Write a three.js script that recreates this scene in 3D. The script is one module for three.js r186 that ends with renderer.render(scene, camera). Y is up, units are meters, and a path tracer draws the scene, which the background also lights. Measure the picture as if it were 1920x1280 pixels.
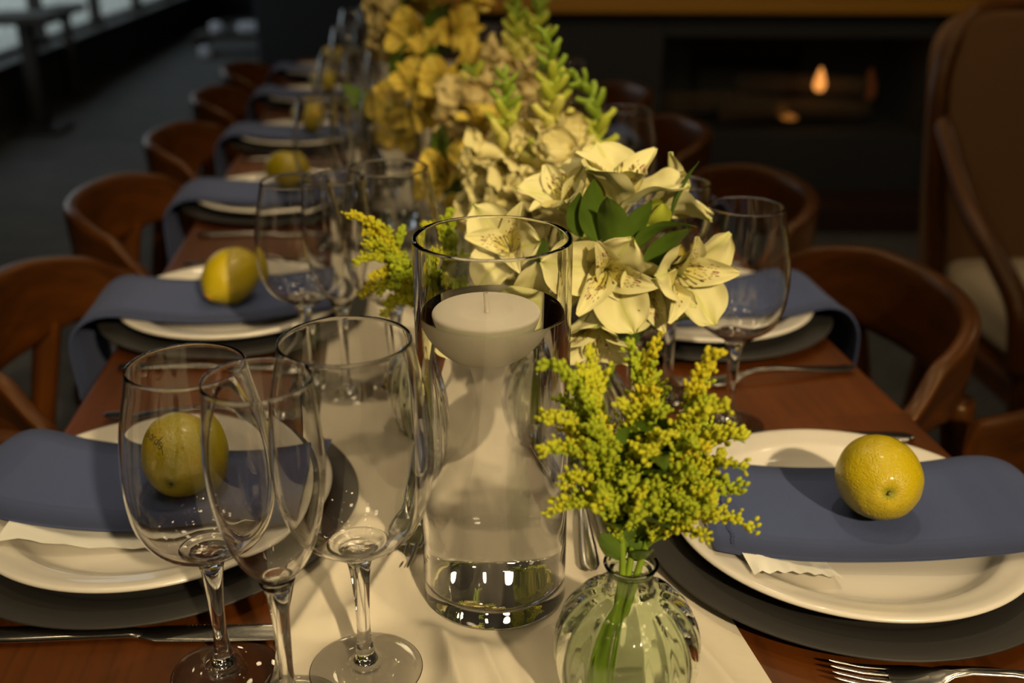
import * as THREE from 'three';
import { mergeGeometries, mergeVertices } from 'three/addons/utils/BufferGeometryUtils.js';
import { RoundedBoxGeometry } from 'three/addons/geometries/RoundedBoxGeometry.js';
import { ImprovedNoise } from 'three/addons/math/ImprovedNoise.js';
import { RectAreaLightUniformsLib } from 'three/addons/lights/RectAreaLightUniformsLib.js';
RectAreaLightUniformsLib.init();

// ------------------------------------------------------------------ camera, sky, lamps, exposure
const scene = new THREE.Scene();
const camera = new THREE.PerspectiveCamera(36.515, 1.5, 0.02, 80);
camera.position.set(0, 1.195, 0);
camera.rotation.order = 'YXZ';
camera.rotation.set(-0.38671, -0.11172, 0);
camera.focus = 0.67;
camera.userData.fStop = 4.3;
const renderer = new THREE.WebGLRenderer({ antialias: true });
renderer.toneMapping = THREE.LinearToneMapping;
renderer.toneMappingExposure = 0.88;
renderer.shadowMap.enabled = true;
scene.background = new THREE.Color(0.9, 1.02, 1.1);          // overcast evening sky, seen and felt only through the windows

const WARM = new THREE.Color(1.0, 0.77, 0.45);
// [x, y, z, target x, y, z, candela, half cone in degrees, soft radius in 2 cm units]
const SPOTS = [
  [0.30, 2.86, -0.80, 0.14, 0.75, -0.82, 2.9, 24, 2.2],
  [0.10, 2.86, -2.05, 0.09, 0.75, -1.95, 1.7, 18, 2.2],
  [0.08, 2.86, -3.2, 0.08, 0.75, -3.05, 1.6, 17, 2.2],
  [0.98, 2.70, 2.30, 0.10, 0.75, -0.95, 49, 11, 2.6],
];
// small warm glass globes hung over the table and the aisles: [x, y, z]
const BULBS = [[-0.75, 2.35, -0.5], [0.2, 2.45, 0.15], [1.25, 2.35, -0.9], [-0.1, 2.45, -1.95], [0.35, 2.5, -1.45], [1.05, 2.35, -2.5], [0.0, 2.4, -2.75], [-0.42, 2.3, -0.25], [1.5, 2.3, 0.6], [0.3, 2.4, 1.5], [2.4, 2.3, -2.2], [-0.6, 2.45, -4.4]];
const GLOBE_R = 0.075, GLOBE_GLOW = 14, GLOBE_CD = 0.05;
// a string of little bulbs under the ceiling: [x, y, z]
const STRING = Array.from({ length: 14 }, (_, i) => [[-0.5, 0.6][i % 2] + 0.12 * Math.sin(i * 2.1), 2.62 + 0.04 * Math.cos(i * 1.7), 0.9 - i * 0.36]);

// ------------------------------------------------------------------ helpers
const { PI, sin, cos, abs, min, max, sqrt, pow, exp, floor } = Math;
const TOP = 0.75;                                               // height of the table top
const perlin = new ImprovedNoise();
const N3 = (x, y, z) => perlin.noise(x, y, z);
function rng(seed) { let a = seed >>> 0; return () => { a = (a + 0x6d2b79f5) | 0; let t = Math.imul(a ^ (a >>> 15), 1 | a); t = (t + Math.imul(t ^ (t >>> 7), 61 | t)) ^ t; return ((t ^ (t >>> 14)) >>> 0) / 4294967296; }; }
const V = (x, y, z) => new THREE.Vector3(x, y, z);
const V2 = (x, y) => new THREE.Vector2(x, y);
const lerp = THREE.MathUtils.lerp, clamp = THREE.MathUtils.clamp, smooth = (a, b, x) => THREE.MathUtils.smoothstep(x, a, b);
const used = {};
function numbered(name) { const n = used[name] = (used[name] ?? -1) + 1; return n ? name + '_' + String(n).padStart(3, '0') : name; }
function tag(o, label, category, group, kind) {
  if (label) o.userData.label = label;
  if (category) o.userData.category = category;
  if (group) o.userData.group = group;
  if (kind) o.userData.kind = kind;
  return o;
}
function thing(name, label, category, pos = [0, 0, 0], turn = 0, group) {
  const g = new THREE.Group(); g.name = numbered(name); scene.add(g);
  g.position.set(...pos); g.rotation.y = turn;
  return tag(g, label, category, group);
}
function mesh(name, geo, mat, parent) {
  const m = new THREE.Mesh(geo, mat); m.name = parent === scene ? numbered(name) : name;
  m.castShadow = m.receiveShadow = true; parent.add(m); return m;
}
function part(name, geo, mat, parent) {                          // parts of one thing are numbered within it
  let n = 0; for (const c of parent.children) if (c.name === name || c.name.startsWith(name + '_0')) n++;
  return mesh(n ? name + '_' + String(n).padStart(3, '0') : name, geo, mat, parent);
}
function copy(o, label, pos, turn, group) {
  const c = o.clone(); c.name = numbered(o.name.replace(/_\d{3}$/, '')); c.userData = { ...o.userData };
  if (label) c.userData.label = label; if (group) c.userData.group = group;
  if (pos) c.position.set(...pos); if (turn !== undefined) c.rotation.y = turn;
  scene.add(c); return c;
}
function structure(name, geo, mat) { const m = mesh(name, geo, mat, scene); m.userData.kind = 'structure'; return m; }
const moved = (g, x, y, z) => g.translate(x, y, z);
function merged(list) { return mergeGeometries(list.map((g) => { const h = g.index ? g.toNonIndexed() : g; for (const k of Object.keys(h.attributes)) if (!['position', 'normal', 'uv'].includes(k)) h.deleteAttribute(k); return h; })); }
function box(w, h, d, r = 0.004, seg = 2) { return new RoundedBoxGeometry(w, h, d, seg, min(r, w / 2.01, h / 2.01, d / 2.01)); }
// grid(nu, nv, f): f(u, v) -> [x, y, z], u and v in 0..1; closed in v when wrap
function grid(nu, nv, f, uvf) {
  const pos = [], uv = [], idx = [];
  for (let i = 0; i <= nu; i++) for (let j = 0; j <= nv; j++) { const u = i / nu, v = j / nv; pos.push(...f(u, v)); uv.push(...(uvf ? uvf(u, v) : [v, u])); }
  for (let i = 0; i < nu; i++) for (let j = 0; j < nv; j++) { const a = i * (nv + 1) + j, b = a + nv + 1; idx.push(a, b, a + 1, b, b + 1, a + 1); }
  const g = new THREE.BufferGeometry();
  g.setAttribute('position', new THREE.Float32BufferAttribute(pos, 3));
  g.setAttribute('uv', new THREE.Float32BufferAttribute(uv, 2));
  g.setIndex(idx); g.computeVertexNormals(); return g;
}
function flip(g) { const i = g.index.array; for (let k = 0; k < i.length; k += 3) { const t = i[k]; i[k] = i[k + 1]; i[k + 1] = t; } g.computeVertexNormals(); return g; }
// closed tube of rings: rings = [[...points]] all of the same length; ends are capped
function loft(rings, uvScale) {
  const n = rings[0].length, pos = [], uv = [], idx = [];
  let s = 0;
  rings.forEach((r, i) => {
    if (i) s += r[0].distanceTo(rings[i - 1][0]);
    let q = 0;
    for (let j = 0; j <= n; j++) { const p = r[j % n]; if (j) q += p.distanceTo(r[j - 1]); pos.push(p.x, p.y, p.z); uv.push(uvScale ? q * uvScale : j / n, uvScale ? s * uvScale : i / (rings.length - 1)); }
  });
  for (let i = 0; i < rings.length - 1; i++) for (let j = 0; j < n; j++) { const a = i * (n + 1) + j, b = a + n + 1; idx.push(a, a + 1, b, b, a + 1, b + 1); }
  for (const [k, rev] of [[0, false], [rings.length - 1, true]]) {
    const c = V(0, 0, 0); rings[k].forEach((p) => c.add(p)); c.multiplyScalar(1 / n);
    const at = pos.length / 3; pos.push(c.x, c.y, c.z); uv.push(0.5, 0.5);
    for (let j = 0; j < n; j++) { const a = k * (n + 1) + j; rev ? idx.push(at, a, a + 1) : idx.push(at, a + 1, a); }
  }
  const g = new THREE.BufferGeometry();
  g.setAttribute('position', new THREE.Float32BufferAttribute(pos, 3));
  g.setAttribute('uv', new THREE.Float32BufferAttribute(uv, 2));
  g.setIndex(idx); g.computeVertexNormals();
  const nr = g.attributes.normal;                                // join the seam
  for (let i = 0; i < rings.length; i++) { const a = i * (n + 1), b = a + n, x = nr.getX(a) + nr.getX(b), y = nr.getY(a) + nr.getY(b), z = nr.getZ(a) + nr.getZ(b), l = Math.hypot(x, y, z) || 1; nr.setXYZ(a, x / l, y / l, z / l); nr.setXYZ(b, x / l, y / l, z / l); }
  return g;
}
// ribbon along +x: stations [x, y, half width (z), half thickness (y)]
function ribbon(st, n = 12, zoff = () => 0) {
  return loft(st.map(([x, y, w, t]) => Array.from({ length: n }, (_, j) => { const a = (j / n) * 2 * PI; return V(x, y + sin(a) * t, zoff(x) + cos(a) * w); })));
}
function tube(points, radius, seg = 24, rs = 8) { return new THREE.TubeGeometry(new THREE.CatmullRomCurve3(points), seg, radius, rs, false); }
// tapered tube with radius along the way
function taper(points, r0, r1, seg = 20, rs = 8) {
  const c = new THREE.CatmullRomCurve3(points), fr = c.computeFrenetFrames(seg, false), rings = [];
  for (let i = 0; i <= seg; i++) { const p = c.getPoint(i / seg), r = lerp(r0, r1, i / seg); rings.push(Array.from({ length: rs }, (_, j) => { const a = (j / rs) * 2 * PI; return p.clone().addScaledVector(fr.normals[i], cos(a) * r).addScaledVector(fr.binormals[i], sin(a) * r); })); }
  return loft(rings);
}
function lathe(pts, seg = 64) {                                  // a closed outline is turned so that its faces look outwards
  let a = 0; pts.forEach(([r, y], i) => { const [r2, y2] = pts[(i + 1) % pts.length]; a += r * y2 - r2 * y; });
  if (a < 0 && pts[0][0] < 1e-3 && pts[pts.length - 1][0] < 1e-3) pts = [...pts].reverse();
  return new THREE.LatheGeometry(pts.map(([r, y]) => V2(max(r, 1e-5), y)), seg);
}
// smooth profile through [r, y] points
function profile(pts, n = 40) { const c = new THREE.CatmullRomCurve3(pts.map(([r, y]) => V(r, y, 0)), false, 'centripetal'); return c.getPoints(n).map((p) => [max(p.x, 0), p.y]); }
function spline1(pts) { const c = new THREE.CatmullRomCurve3(pts.map(([x, y]) => V(x, y, 0)), false, 'centripetal'); return (t) => { const p = c.getPoint(clamp(t, 0, 1)); return [p.x, p.y]; }; }

// ------------------------------------------------------------------ textures
function dataTex(size, f, srgb, rx = 1, ry = 1, h = size) {
  const d = new Uint8Array(size * h * 4);
  for (let y = 0; y < h; y++) for (let x = 0; x < size; x++) { const c = f(x / size, y / h, x, y), o = (y * size + x) * 4; for (let k = 0; k < 3; k++) d[o + k] = clamp(Array.isArray(c) ? c[k] : c, 0, 255); d[o + 3] = 255; }
  const t = new THREE.DataTexture(d, size, h, THREE.RGBAFormat);
  t.wrapS = t.wrapT = THREE.RepeatWrapping; t.magFilter = THREE.LinearFilter; t.minFilter = THREE.LinearFilter; if (srgb) t.colorSpace = THREE.SRGBColorSpace; t.repeat.set(rx, ry); t.needsUpdate = true; return t;
}
const mixc = (a, b, t) => a.map((v, i) => lerp(v, b[i], clamp(t, 0, 1)));
// wood grain that runs along v
function woodTex(dark, light, scaleU, seed) {
  return dataTex(512, (u, v) => {
    const w = N3(u * 4 + seed, v * 2, seed) * 0.6, g = N3(u * scaleU + w * 3, v * 3, seed + 4), f = N3(u * scaleU * 5, v * 9, seed + 9), p = N3(u * 160, v * 10, seed + 2);
    return mixc(dark, light, 0.5 + g * 0.36 + f * 0.16 + (p > 0.35 ? -0.16 : 0) + N3(u * 3, v * 3, seed + 17) * 0.4);
  }, true);
}
const tableTex = woodTex([62, 29, 6], [106, 55, 11], 22, 3.3);
tableTex.repeat.set(1.3, 1.3);
const chairTex = woodTex([50, 27, 9], [104, 55, 12], 14, 8.1);
const floorTex = dataTex(512, (u, v) => { const k = N3(u * 9, v * 9, 2) * 14 + N3(u * 60, v * 60, 5) * 16; return [84 + k, 84 + k, 83 + k]; }, true);
const weave = dataTex(128, (u, v, x, y) => { const d = (x + y * 1) % 8 < 4 ? 1 : 0; return 110 + d * 90 + N3(x * 0.7, y * 0.7, 3) * 60; }, false);
const clothTex = dataTex(256, (u, v, x, y) => { const k = N3(u * 40, v * 40, 4) * 10 + N3(x * 0.5, y * 0.5, 9) * 16 + ((x + y) % 4 < 2 ? 5 : -5); return [68 + k, 80 + k, 120 + k]; }, true);
const crinkle = dataTex(256, (u, v) => 128 + 60 * N3(u * 8, v * 8, 1) + 50 * N3(u * 22, v * 22, 6) + 25 * N3(u * 70, v * 70, 8), false);
const pores = (() => {
  const R = rng(77), n = 256, f = new Float32Array(n * n).fill(1);
  for (let k = 0; k < 950; k++) { const cx = R() * n, cy = R() * n, r = 2.6 + R() * 2.6, d = 0.35 + R() * 0.5; for (let j = -7; j <= 7; j++) for (let i = -7; i <= 7; i++) { const q = (i * i + j * j) / (r * r); if (q < 4) f[((Math.round(cy) + j + n) % n) * n + (Math.round(cx) + i + n) % n] -= d * exp(-q * 1.6); } }
  return dataTex(n, (u, v, x, y) => 150 + 100 * clamp(f[y * n + x], -1, 1) + 14 * N3(x * 0.2, y * 0.2, 7), false);
})();

// ------------------------------------------------------------------ materials
const std = (o) => new THREE.MeshStandardMaterial({ side: THREE.DoubleSide, ...o });
const phys = (o) => new THREE.MeshPhysicalMaterial({ side: THREE.DoubleSide, ...o });
const M = {
  glass: phys({ color: 0xffffff, transmission: 1, roughness: 0, ior: 1.5, thickness: 0.01 }),
  pane: phys({ color: 0xfdfefc, transmission: 1, roughness: 0, ior: 1.55, thickness: 0 }),
  greenGlass: phys({ color: 0xf6fbf0, transmission: 1, roughness: 0, ior: 1.5, thickness: 0.01 }),
  waterSheet: phys({ color: 0xfbfff6, transmission: 1, roughness: 0, ior: 1.33, thickness: 0 }),
  water: phys({ color: 0xffffff, transmission: 1, roughness: 0, ior: 1.33, thickness: 0.05 }),
  table: phys({ map: tableTex, roughness: 0.42, specularColor: new THREE.Color(1, 0.75, 0.5), clearcoat: 0.12, clearcoatRoughness: 0.2 }),
  chair: phys({ map: chairTex, roughness: 0.35, specularColor: new THREE.Color(1, 0.72, 0.42), clearcoat: 0.14, clearcoatRoughness: 0.08 }),
  leather: std({ color: 0x1d120c, roughness: 0.5 }),
  china: phys({ color: 0xd6d0c4, roughness: 0.3, clearcoat: 1, clearcoatRoughness: 0.02 }),
  slate: std({ color: 0x2a2826, roughness: 0.6 }),
  napkin: phys({ map: clothTex, roughness: 0.95, bumpMap: weave, bumpScale: 0.0004, sheen: 0.25, sheenColor: new THREE.Color(0x9a9ca8), sheenRoughness: 0.6 }),
  thread: std({ color: 0x39436a, roughness: 0.9 }),
  paper: std({ color: 0xe8e6dc, roughness: 0.85 }),
  runner: phys({ color: 0xcdc4b0, roughness: 0.85, bumpMap: crinkle, bumpScale: 0.0004, sheen: 0.3, sheenColor: new THREE.Color(0xffffff), sheenRoughness: 0.5 }),
  steel: std({ color: 0xc9c6c0, roughness: 0.18, metalness: 1 }),
  wax: phys({ color: 0xf6efdf, roughness: 0.9, ior: 1.43, transmission: 0.35, thickness: 0 }),
  wick: std({ color: 0xe6dfcf, roughness: 0.9 }),
  stem: std({ color: 0x76901e, roughness: 0.55 }),
  darkStem: std({ color: 0x5c6a1c, roughness: 0.55 }),
  leaf: phys({ color: 0x4e681a, roughness: 0.5, clearcoat: 0.1 }),
  bud: std({ color: 0xa6ae36, roughness: 0.6 }),
  greenBud: std({ color: 0x7c9424, roughness: 0.6 }),
  paleBud: std({ color: 0xc6c260, roughness: 0.6 }),
  snap: phys({ color: 0xd2c88a, roughness: 0.75 }),
  snapYellow: phys({ color: 0xe3b52a, roughness: 0.75 }),
  snapCream: phys({ color: 0xc8b67a, roughness: 0.75 }),
  rod: std({ color: 0xaeb016, roughness: 0.75 }),
  rodYellow: std({ color: 0xbab010, roughness: 0.75 }),
  rodGreen: std({ color: 0x96a414, roughness: 0.75 }),
  anther: std({ color: 0x7a6232, roughness: 0.8 }),
  filament: std({ color: 0xe9dfb0, roughness: 0.7 }),
  black: std({ color: 0x2b2d32, roughness: 0.75 }),
  darkWood: std({ color: 0x241d18, roughness: 0.6 }),
  wall: std({ color: 0x2e2f34, roughness: 0.95 }),
  floor: std({ map: floorTex, roughness: 0.8 }),
  scar: std({ color: 0x86722e, roughness: 0.8 }),
  paleCloth: std({ color: 0xdfe4f2, roughness: 0.9 }),
  ink: std({ color: 0x14180c, roughness: 0.7 }),
};

// ------------------------------------------------------------------ the room
const ROOM = { x0: -2.4, x1: 4.2, z0: -15, z1: 4.2, h: 3.0 };
{
  const { x0, x1, z0, z1, h } = ROOM, w = x1 - x0, d = z1 - z0, cx = (x0 + x1) / 2, cz = (z0 + z1) / 2;
  const fl = moved(new THREE.BoxGeometry(w + 0.4, 0.2, d + 0.4), cx, -0.1, cz);
  { const p = fl.attributes.position, uv = fl.attributes.uv; for (let i = 0; i < p.count; i++) uv.setXY(i, p.getX(i) * 0.6, p.getZ(i) * 0.6); }
  structure('floor', fl, M.floor);
  structure('ceiling', moved(new THREE.BoxGeometry(w + 0.4, 0.2, d + 0.4), cx, h + 0.1, cz), M.wall);
  structure('wall_back', moved(new THREE.BoxGeometry(w, h, 0.2), cx, h / 2, z0 - 0.1), M.wall);
  structure('wall_front', moved(new THREE.BoxGeometry(w, h, 0.2), cx, h / 2, z1 + 0.1), M.wall);
  structure('wall_right', moved(new THREE.BoxGeometry(0.2, h, d + 0.4), x1 + 0.1, h / 2, cz), M.wall);
  // left wall with a long window band between z = -4.9 and -14.2, sill at 0.35 m
  const a = -4.9, b = -14.2, sill = 0.35, head = 2.3;
  structure('wall_left', merged([
    moved(new THREE.BoxGeometry(0.2, h, z1 + 0.2 - a), x0 - 0.1, h / 2, (z1 + 0.2 + a) / 2),
    moved(new THREE.BoxGeometry(0.2, h, b - z0 + 0.2), x0 - 0.1, h / 2, (b + z0 - 0.2) / 2),
    moved(new THREE.BoxGeometry(0.2, sill, a - b), x0 - 0.1, sill / 2, (a + b) / 2),
    moved(new THREE.BoxGeometry(0.2, h - head, a - b), x0 - 0.1, (h + head) / 2, (a + b) / 2)]), M.wall);
  structure('window_sill', moved(box(0.3, 0.03, a - b, 0.008), x0 - 0.07, sill + 0.015, (a + b) / 2), M.darkWood);
  const win = new THREE.Group(); win.name = 'window_1'; win.userData.kind = 'structure'; scene.add(win);
  const bays = 6, step = (a - b) / bays;
  for (let i = 0; i <= bays; i++) part('mullion', moved(box(0.09, head - sill, 0.06), x0 - 0.1, (head + sill) / 2, a - i * step), M.darkWood, win);
  part('rail', moved(box(0.08, 0.03, a - b), x0 - 0.1, sill + 0.045, (a + b) / 2), M.darkWood, win);
  part('rail', moved(box(0.08, 0.06, a - b), x0 - 0.1, head - 0.03, (a + b) / 2), M.darkWood, win);
  for (let i = 0; i < bays; i++) part('pane', moved(new THREE.BoxGeometry(0.006, head - sill - 0.1, step - 0.08), x0 - 0.1, (head + sill) / 2, a - (i + 0.5) * step), M.pane, win);
  structure('pillar', moved(box(1.25, h, 0.5, 0.02), -0.52, h / 2, -9.6), M.wall);
  structure('terrace_paving', moved(new THREE.BoxGeometry(30, 0.1, 40), x0 - 15.3, -0.06, -12), std({ color: 0xb9bdb6, roughness: 0.9 }));
}

// ------------------------------------------------------------------ ceiling spotlights and pendant bulbs: each a glowing fitting with its light
const GLOW = new THREE.MeshStandardMaterial({ color: 0x201810, emissive: WARM, emissiveIntensity: GLOBE_GLOW });
SPOTS.forEach(([x, y, z, tx, ty, tz, cd, deg, soft], i) => {
  const t = thing('ceiling_spotlight', ['black ceiling spotlight above the near end of the dining table', 'black ceiling spotlight above the middle of the dining table', 'black ceiling spotlight above the far end of the dining table', 'black ceiling spotlight behind the camera aimed along the table'][i], 'spotlight', [x, y, z]);
  const dir = V(tx - x, ty - y, tz - z).normalize(), q = new THREE.Quaternion().setFromUnitVectors(V(0, -1, 0), dir);
  const can = lathe([[0, 0.12], [0.045, 0.12], [0.05, 0.11], [0.05, -0.02], [0.046, -0.02], [0.044, 0.02], [0, 0.02]], 32).applyQuaternion(q);
  part('housing', can, M.black, t);
  part('bracket', tube([V(0, 0.1, 0).applyQuaternion(q), V(0, ROOM.h - y, 0)], 0.01, 4, 8), M.black, t);
  const lens = lathe([[0, -0.004], [0.03, -0.002], [0.034, 0.004], [0, 0.008]], 32).applyQuaternion(q);
  part('lamp_face', lens, new THREE.MeshStandardMaterial({ color: 0, emissive: WARM, emissiveIntensity: 6 }), t);
  const s = new THREE.SpotLight(WARM, cd, 0, deg * PI / 180, 0.8, 2);
  s.name = 'spot_beam'; s.position.copy(dir).multiplyScalar(0.03); s.target.position.set(tx - x, ty - y, tz - z);
  s.castShadow = true; s.shadow.radius = soft; s.shadow.mapSize.set(2048, 2048); t.add(s, s.target);
});
const WHERE = ['over the aisle left of the nearest chairs', 'over the near end of the table', 'over the aisle right of the table', 'over the chairs on the left of the table', 'over the flowers in the middle of the table', 'between the table and the fireplace', 'over the far end of the table', 'over the nearest left-hand glasses', 'behind the camera on the right', 'straight behind the camera', 'over the armchair', 'beyond the far end of the table'];
BULBS.forEach(([x, y, z], i) => {
  const t = thing('globe_lamp', 'small warm glass globe lamp hanging ' + WHERE[i], 'lamp', [x, y, z]), r = GLOBE_R;
  part('cord', tube([V(0, r + 0.04, 0), V(0, ROOM.h - y, 0)], 0.004, 4, 6), M.black, t);
  part('socket', lathe([[0, r + 0.05], [0.016, r + 0.05], [0.02, r - 0.004], [0, r - 0.004]], 20), M.black, t);
  part('bulb', new THREE.SphereGeometry(r, 28, 20), GLOW, t);
  const p = new THREE.PointLight(WARM, GLOBE_CD, 0, 2); p.name = 'globe_glow'; p.castShadow = true; p.shadow.radius = r / 0.02; t.add(p);
});

const TH = ['first', 'second', 'third', 'fourth', 'fifth', 'sixth', 'seventh'];
const LITTLE = new THREE.MeshStandardMaterial({ color: 0x201810, emissive: WARM, emissiveIntensity: 14 });
STRING.forEach(([x, y, z], i) => {
  const t = thing('string_bulb', 'little warm bulb hung under the ceiling, ' + TH[i >> 1] + ' along the ' + (i % 2 ? 'fireplace' : 'window') + ' side', 'lamp', [x, y, z]), r = 0.034;
  part('cord', tube([V(0, r, 0), V(0, ROOM.h - y, 0)], 0.003, 4, 6), M.black, t);
  part('bulb', new THREE.SphereGeometry(r, 18, 14), LITTLE, t);
  const p = new THREE.PointLight(WARM, 0.015, 0, 2); p.name = 'bulb_glow'; p.castShadow = true; p.shadow.radius = r / 0.02; t.add(p);
});

// ------------------------------------------------------------------ dining table
const TX0 = -0.326, TX1 = 0.487, TZ0 = 0.45, TZ1 = -3.75;
{
  const t = thing('dining_table', 'long polished reddish-brown wooden dining table under the white runner', 'table', [(TX0 + TX1) / 2, 0, (TZ0 + TZ1) / 2]);
  const w = TX1 - TX0, d = TZ0 - TZ1;
  const top = new RoundedBoxGeometry(w, 0.036, d, 3, 0.008); top.translate(0, TOP - 0.018, 0);
  { const p = top.attributes.position, uv = top.attributes.uv; for (let i = 0; i < p.count; i++) uv.setXY(i, p.getX(i), p.getZ(i) + p.getY(i)); }
  part('tabletop', top, M.table, t);
  for (const s of [-1, 1]) part('apron', moved(box(0.022, 0.08, d - 0.2), s * (w / 2 - 0.09), TOP - 0.077, 0), M.table, t);
  const mid = (TZ0 + TZ1) / 2;
  for (const [sx, lz] of [[-1, d / 2 - 0.15], [1, d / 2 - 0.15], [-1, -1.478 - mid], [1, -1.42 - mid], [-1, 0.15 - d / 2], [1, 0.15 - d / 2]]) part('leg', taper([V(sx * (w / 2 - 0.09), 0, lz), V(sx * (w / 2 - 0.09), TOP - 0.037, lz)], 0.022, 0.034, 4, 12), M.table, t);
}
// the runner: a thin white cloth down the middle, gathered into folds at its near end
const FLATS = [[0.058, -0.618, 0.053], [-0.035, -0.541, 0.038], [0.124, -0.488, 0.036], [-0.083, -0.507, 0.036]];
const FOLDS = [[-0.004, -0.668, -0.085, -0.46, 0.02, 0.016], [0.012, -0.592, 0.035, -0.44, 0.014, 0.012], [0.035, -0.582, 0.066, -0.44, 0.009, 0.007], [0.078, -0.582, 0.13, -0.44, 0.016, 0.013], [0.155, -0.63, 0.205, -0.44, 0.01, 0.016], [0.126, -0.74, 0.142, -0.6, 0.009, 0.009], [-0.03, -0.72, -0.09, -0.55, 0.009, 0.012], [0.058, -0.575, 0.085, -0.44, 0.006, 0.005], [0.02, -1.1, 0.0, -0.72, 0.006, 0.012], [0.1, -1.1, 0.12, -0.72, 0.006, 0.01]];
function runnerHeight(x, z) {
  let h = 0;
  for (const [ax, az, bx, bz, a, w] of FOLDS) {
    const dx = bx - ax, dz = bz - az, t = ((x - ax) * dx + (z - az) * dz) / (dx * dx + dz * dz), tt = clamp(t, 0, 1), q = Math.hypot(x - ax - dx * tt, z - az - dz * tt);
    h += a * exp(-Math.sqrt(q * q + 4e-6) / (w * 0.75)) * 1.15 * smooth(0, 0.12, t);
  }
  h += 0.0016 * max(0, N3(x * 14, z * 9, 3)) + 0.003 * max(0, N3(x * 6, z * 4, 8));
  let k = 1; for (const [fx, fz, r] of FLATS) k *= smooth(r, r + 0.02, Math.hypot(x - fx, z - fz));
  return 0.0012 + h * k;
}
{
  const x0 = -0.088, x1 = 0.212, z0 = 0.3, z1 = -3.6, edge = (z) => 0.006 * N3(1, z * 4, 2);
  const f = (dy) => (u, v) => { const z = u < 0.35 ? lerp(z0, -0.3, u / 0.35) : lerp(-0.3, -1.1, 0); const zz = zOf(u), x = lerp(x0, x1, v) + edge(zz) + 0.02 * smooth(-0.62, -0.45, zz) * (v - 0.5); return [x, TOP + runnerHeight(x, zz) + dy, zz]; };
  const zOf = (u) => u < 0.1 ? lerp(0.3, -0.38, u / 0.1) : u < 0.7 ? lerp(-0.38, -0.9, (u - 0.1) / 0.6) : lerp(-0.9, -3.6, (u - 0.7) / 0.3);
  const top = grid(300, 120, f(0), (u, v) => [lerp(x0, x1, v) * 6, zOf(u) * 6]);
  tag(mesh('table_runner', top, M.runner, scene), 'white cloth table runner gathered in folds along the middle of the table', 'table runner');
}

// ------------------------------------------------------------------ place settings
const plateGeo = lathe(profile([[0, 0.0062], [0.05, 0.006], [0.09, 0.0062], [0.1, 0.0085], [0.108, 0.0135], [0.113, 0.0165], [0.122, 0.0188], [0.13, 0.0205], [0.1345, 0.0203], [0.1358, 0.0185], [0.1345, 0.0165], [0.126, 0.0145], [0.112, 0.0105], [0.1, 0.004], [0.09, 0.001], [0.082, 0], [0.05, 0.001], [0, 0.001]], 110), 128);
const chargerGeo = lathe(profile([[0, 0.0055], [0.06, 0.0055], [0.11, 0.0055], [0.118, 0.0065], [0.124, 0.0085], [0.14, 0.0105], [0.1555, 0.0125], [0.158, 0.0122], [0.1578, 0.0108], [0.14, 0.0078], [0.122, 0.0045], [0.115, 0.0005], [0.08, 0.0005], [0, 0.0005]], 90), 128);
// lemon: long axis along y, blossom end up
function lemonGeo(seed, long = 0.0365, r = 0.0312) {
  const g = new THREE.SphereGeometry(1, 64, 48), p = g.attributes.position, v = V(0, 0, 0);
  for (let i = 0; i < p.count; i++) {
    v.fromBufferAttribute(p, i); const y = v.y, w = sqrt(max(0, 1 - y * y));
    const tip = pow(max(0, y), 14) * 0.13 + pow(max(0, -y), 16) * 0.03 - pow(max(0, -y), 60) * 0.09;
    const n = 1 + 0.022 * N3(v.x * 2 + seed, v.y * 2, v.z * 2) + 0.008 * N3(v.x * 6, v.y * 6 + seed, v.z * 6);
    const k = w > 1e-4 ? pow(w, 0.92) / w : 1;
    p.setXYZ(i, v.x * k * r * n, y * long * n * (1 + tip), v.z * k * r * n);
  }
  g.computeVertexNormals();
  const nr = g.attributes.normal; for (let i = 0; i <= 48; i++) { const a = i * 65, b = a + 64; nr.setXYZ(b, nr.getX(a), nr.getY(a), nr.getZ(a)); }
  return g;
}
// the peel: yellow with greener ends and flecks, and the guest's name in black pen
function peelTex(seed, green, write) {
  const W = 1024, H = 512, c = document.createElement('canvas'); c.width = W; c.height = H; const g = c.getContext('2d');
  const im = g.createImageData(W, H);
  for (let y = 0; y < H; y++) for (let x = 0; x < W; x++) {
    const a = (x / W) * 2 * PI, lat = y / H, k = N3(cos(a) * 1.4 + seed, lat * 3, sin(a) * 1.4), f = N3(cos(a) * 9 + seed, lat * 14, sin(a) * 9), e = N3(cos(a) * 30, lat * 44, sin(a) * 30 + seed);
    let col = mixc([252, 190, 0], [244, 182, 2], 0.5 + k + f * 0.4);
    col = mixc(col, [176, 170, 14], clamp(green * (0.35 + k * 1.6), 0, 0.85));
    const wob = 0.012 * f;
    const endB = smooth(0.93 + wob, 0.985, lat), endT = smooth(0.05 + wob, 0.012, lat);
    col = mixc(col, [120, 140, 24], max(smooth(0.9 + wob, 0.985, lat) * 0.8, endT * 0.5)); col = mixc(col, [74, 62, 20], smooth(0.984, 0.99, lat));
    if (e > 0.55) col = mixc(col, [120, 104, 20], 0.35);
    const o = (y * W + x) * 4; im.data[o] = col[0]; im.data[o + 1] = col[1]; im.data[o + 2] = col[2]; im.data[o + 3] = 255;
  }
  g.putImageData(im, 0, 0);
  if (write) { g.strokeStyle = '#12160a'; g.lineCap = 'round'; g.lineJoin = 'round'; write(g, W, H); }
  const t = new THREE.CanvasTexture(c); t.colorSpace = THREE.SRGBColorSpace; t.magFilter = THREE.LinearFilter; return t;
}
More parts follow.
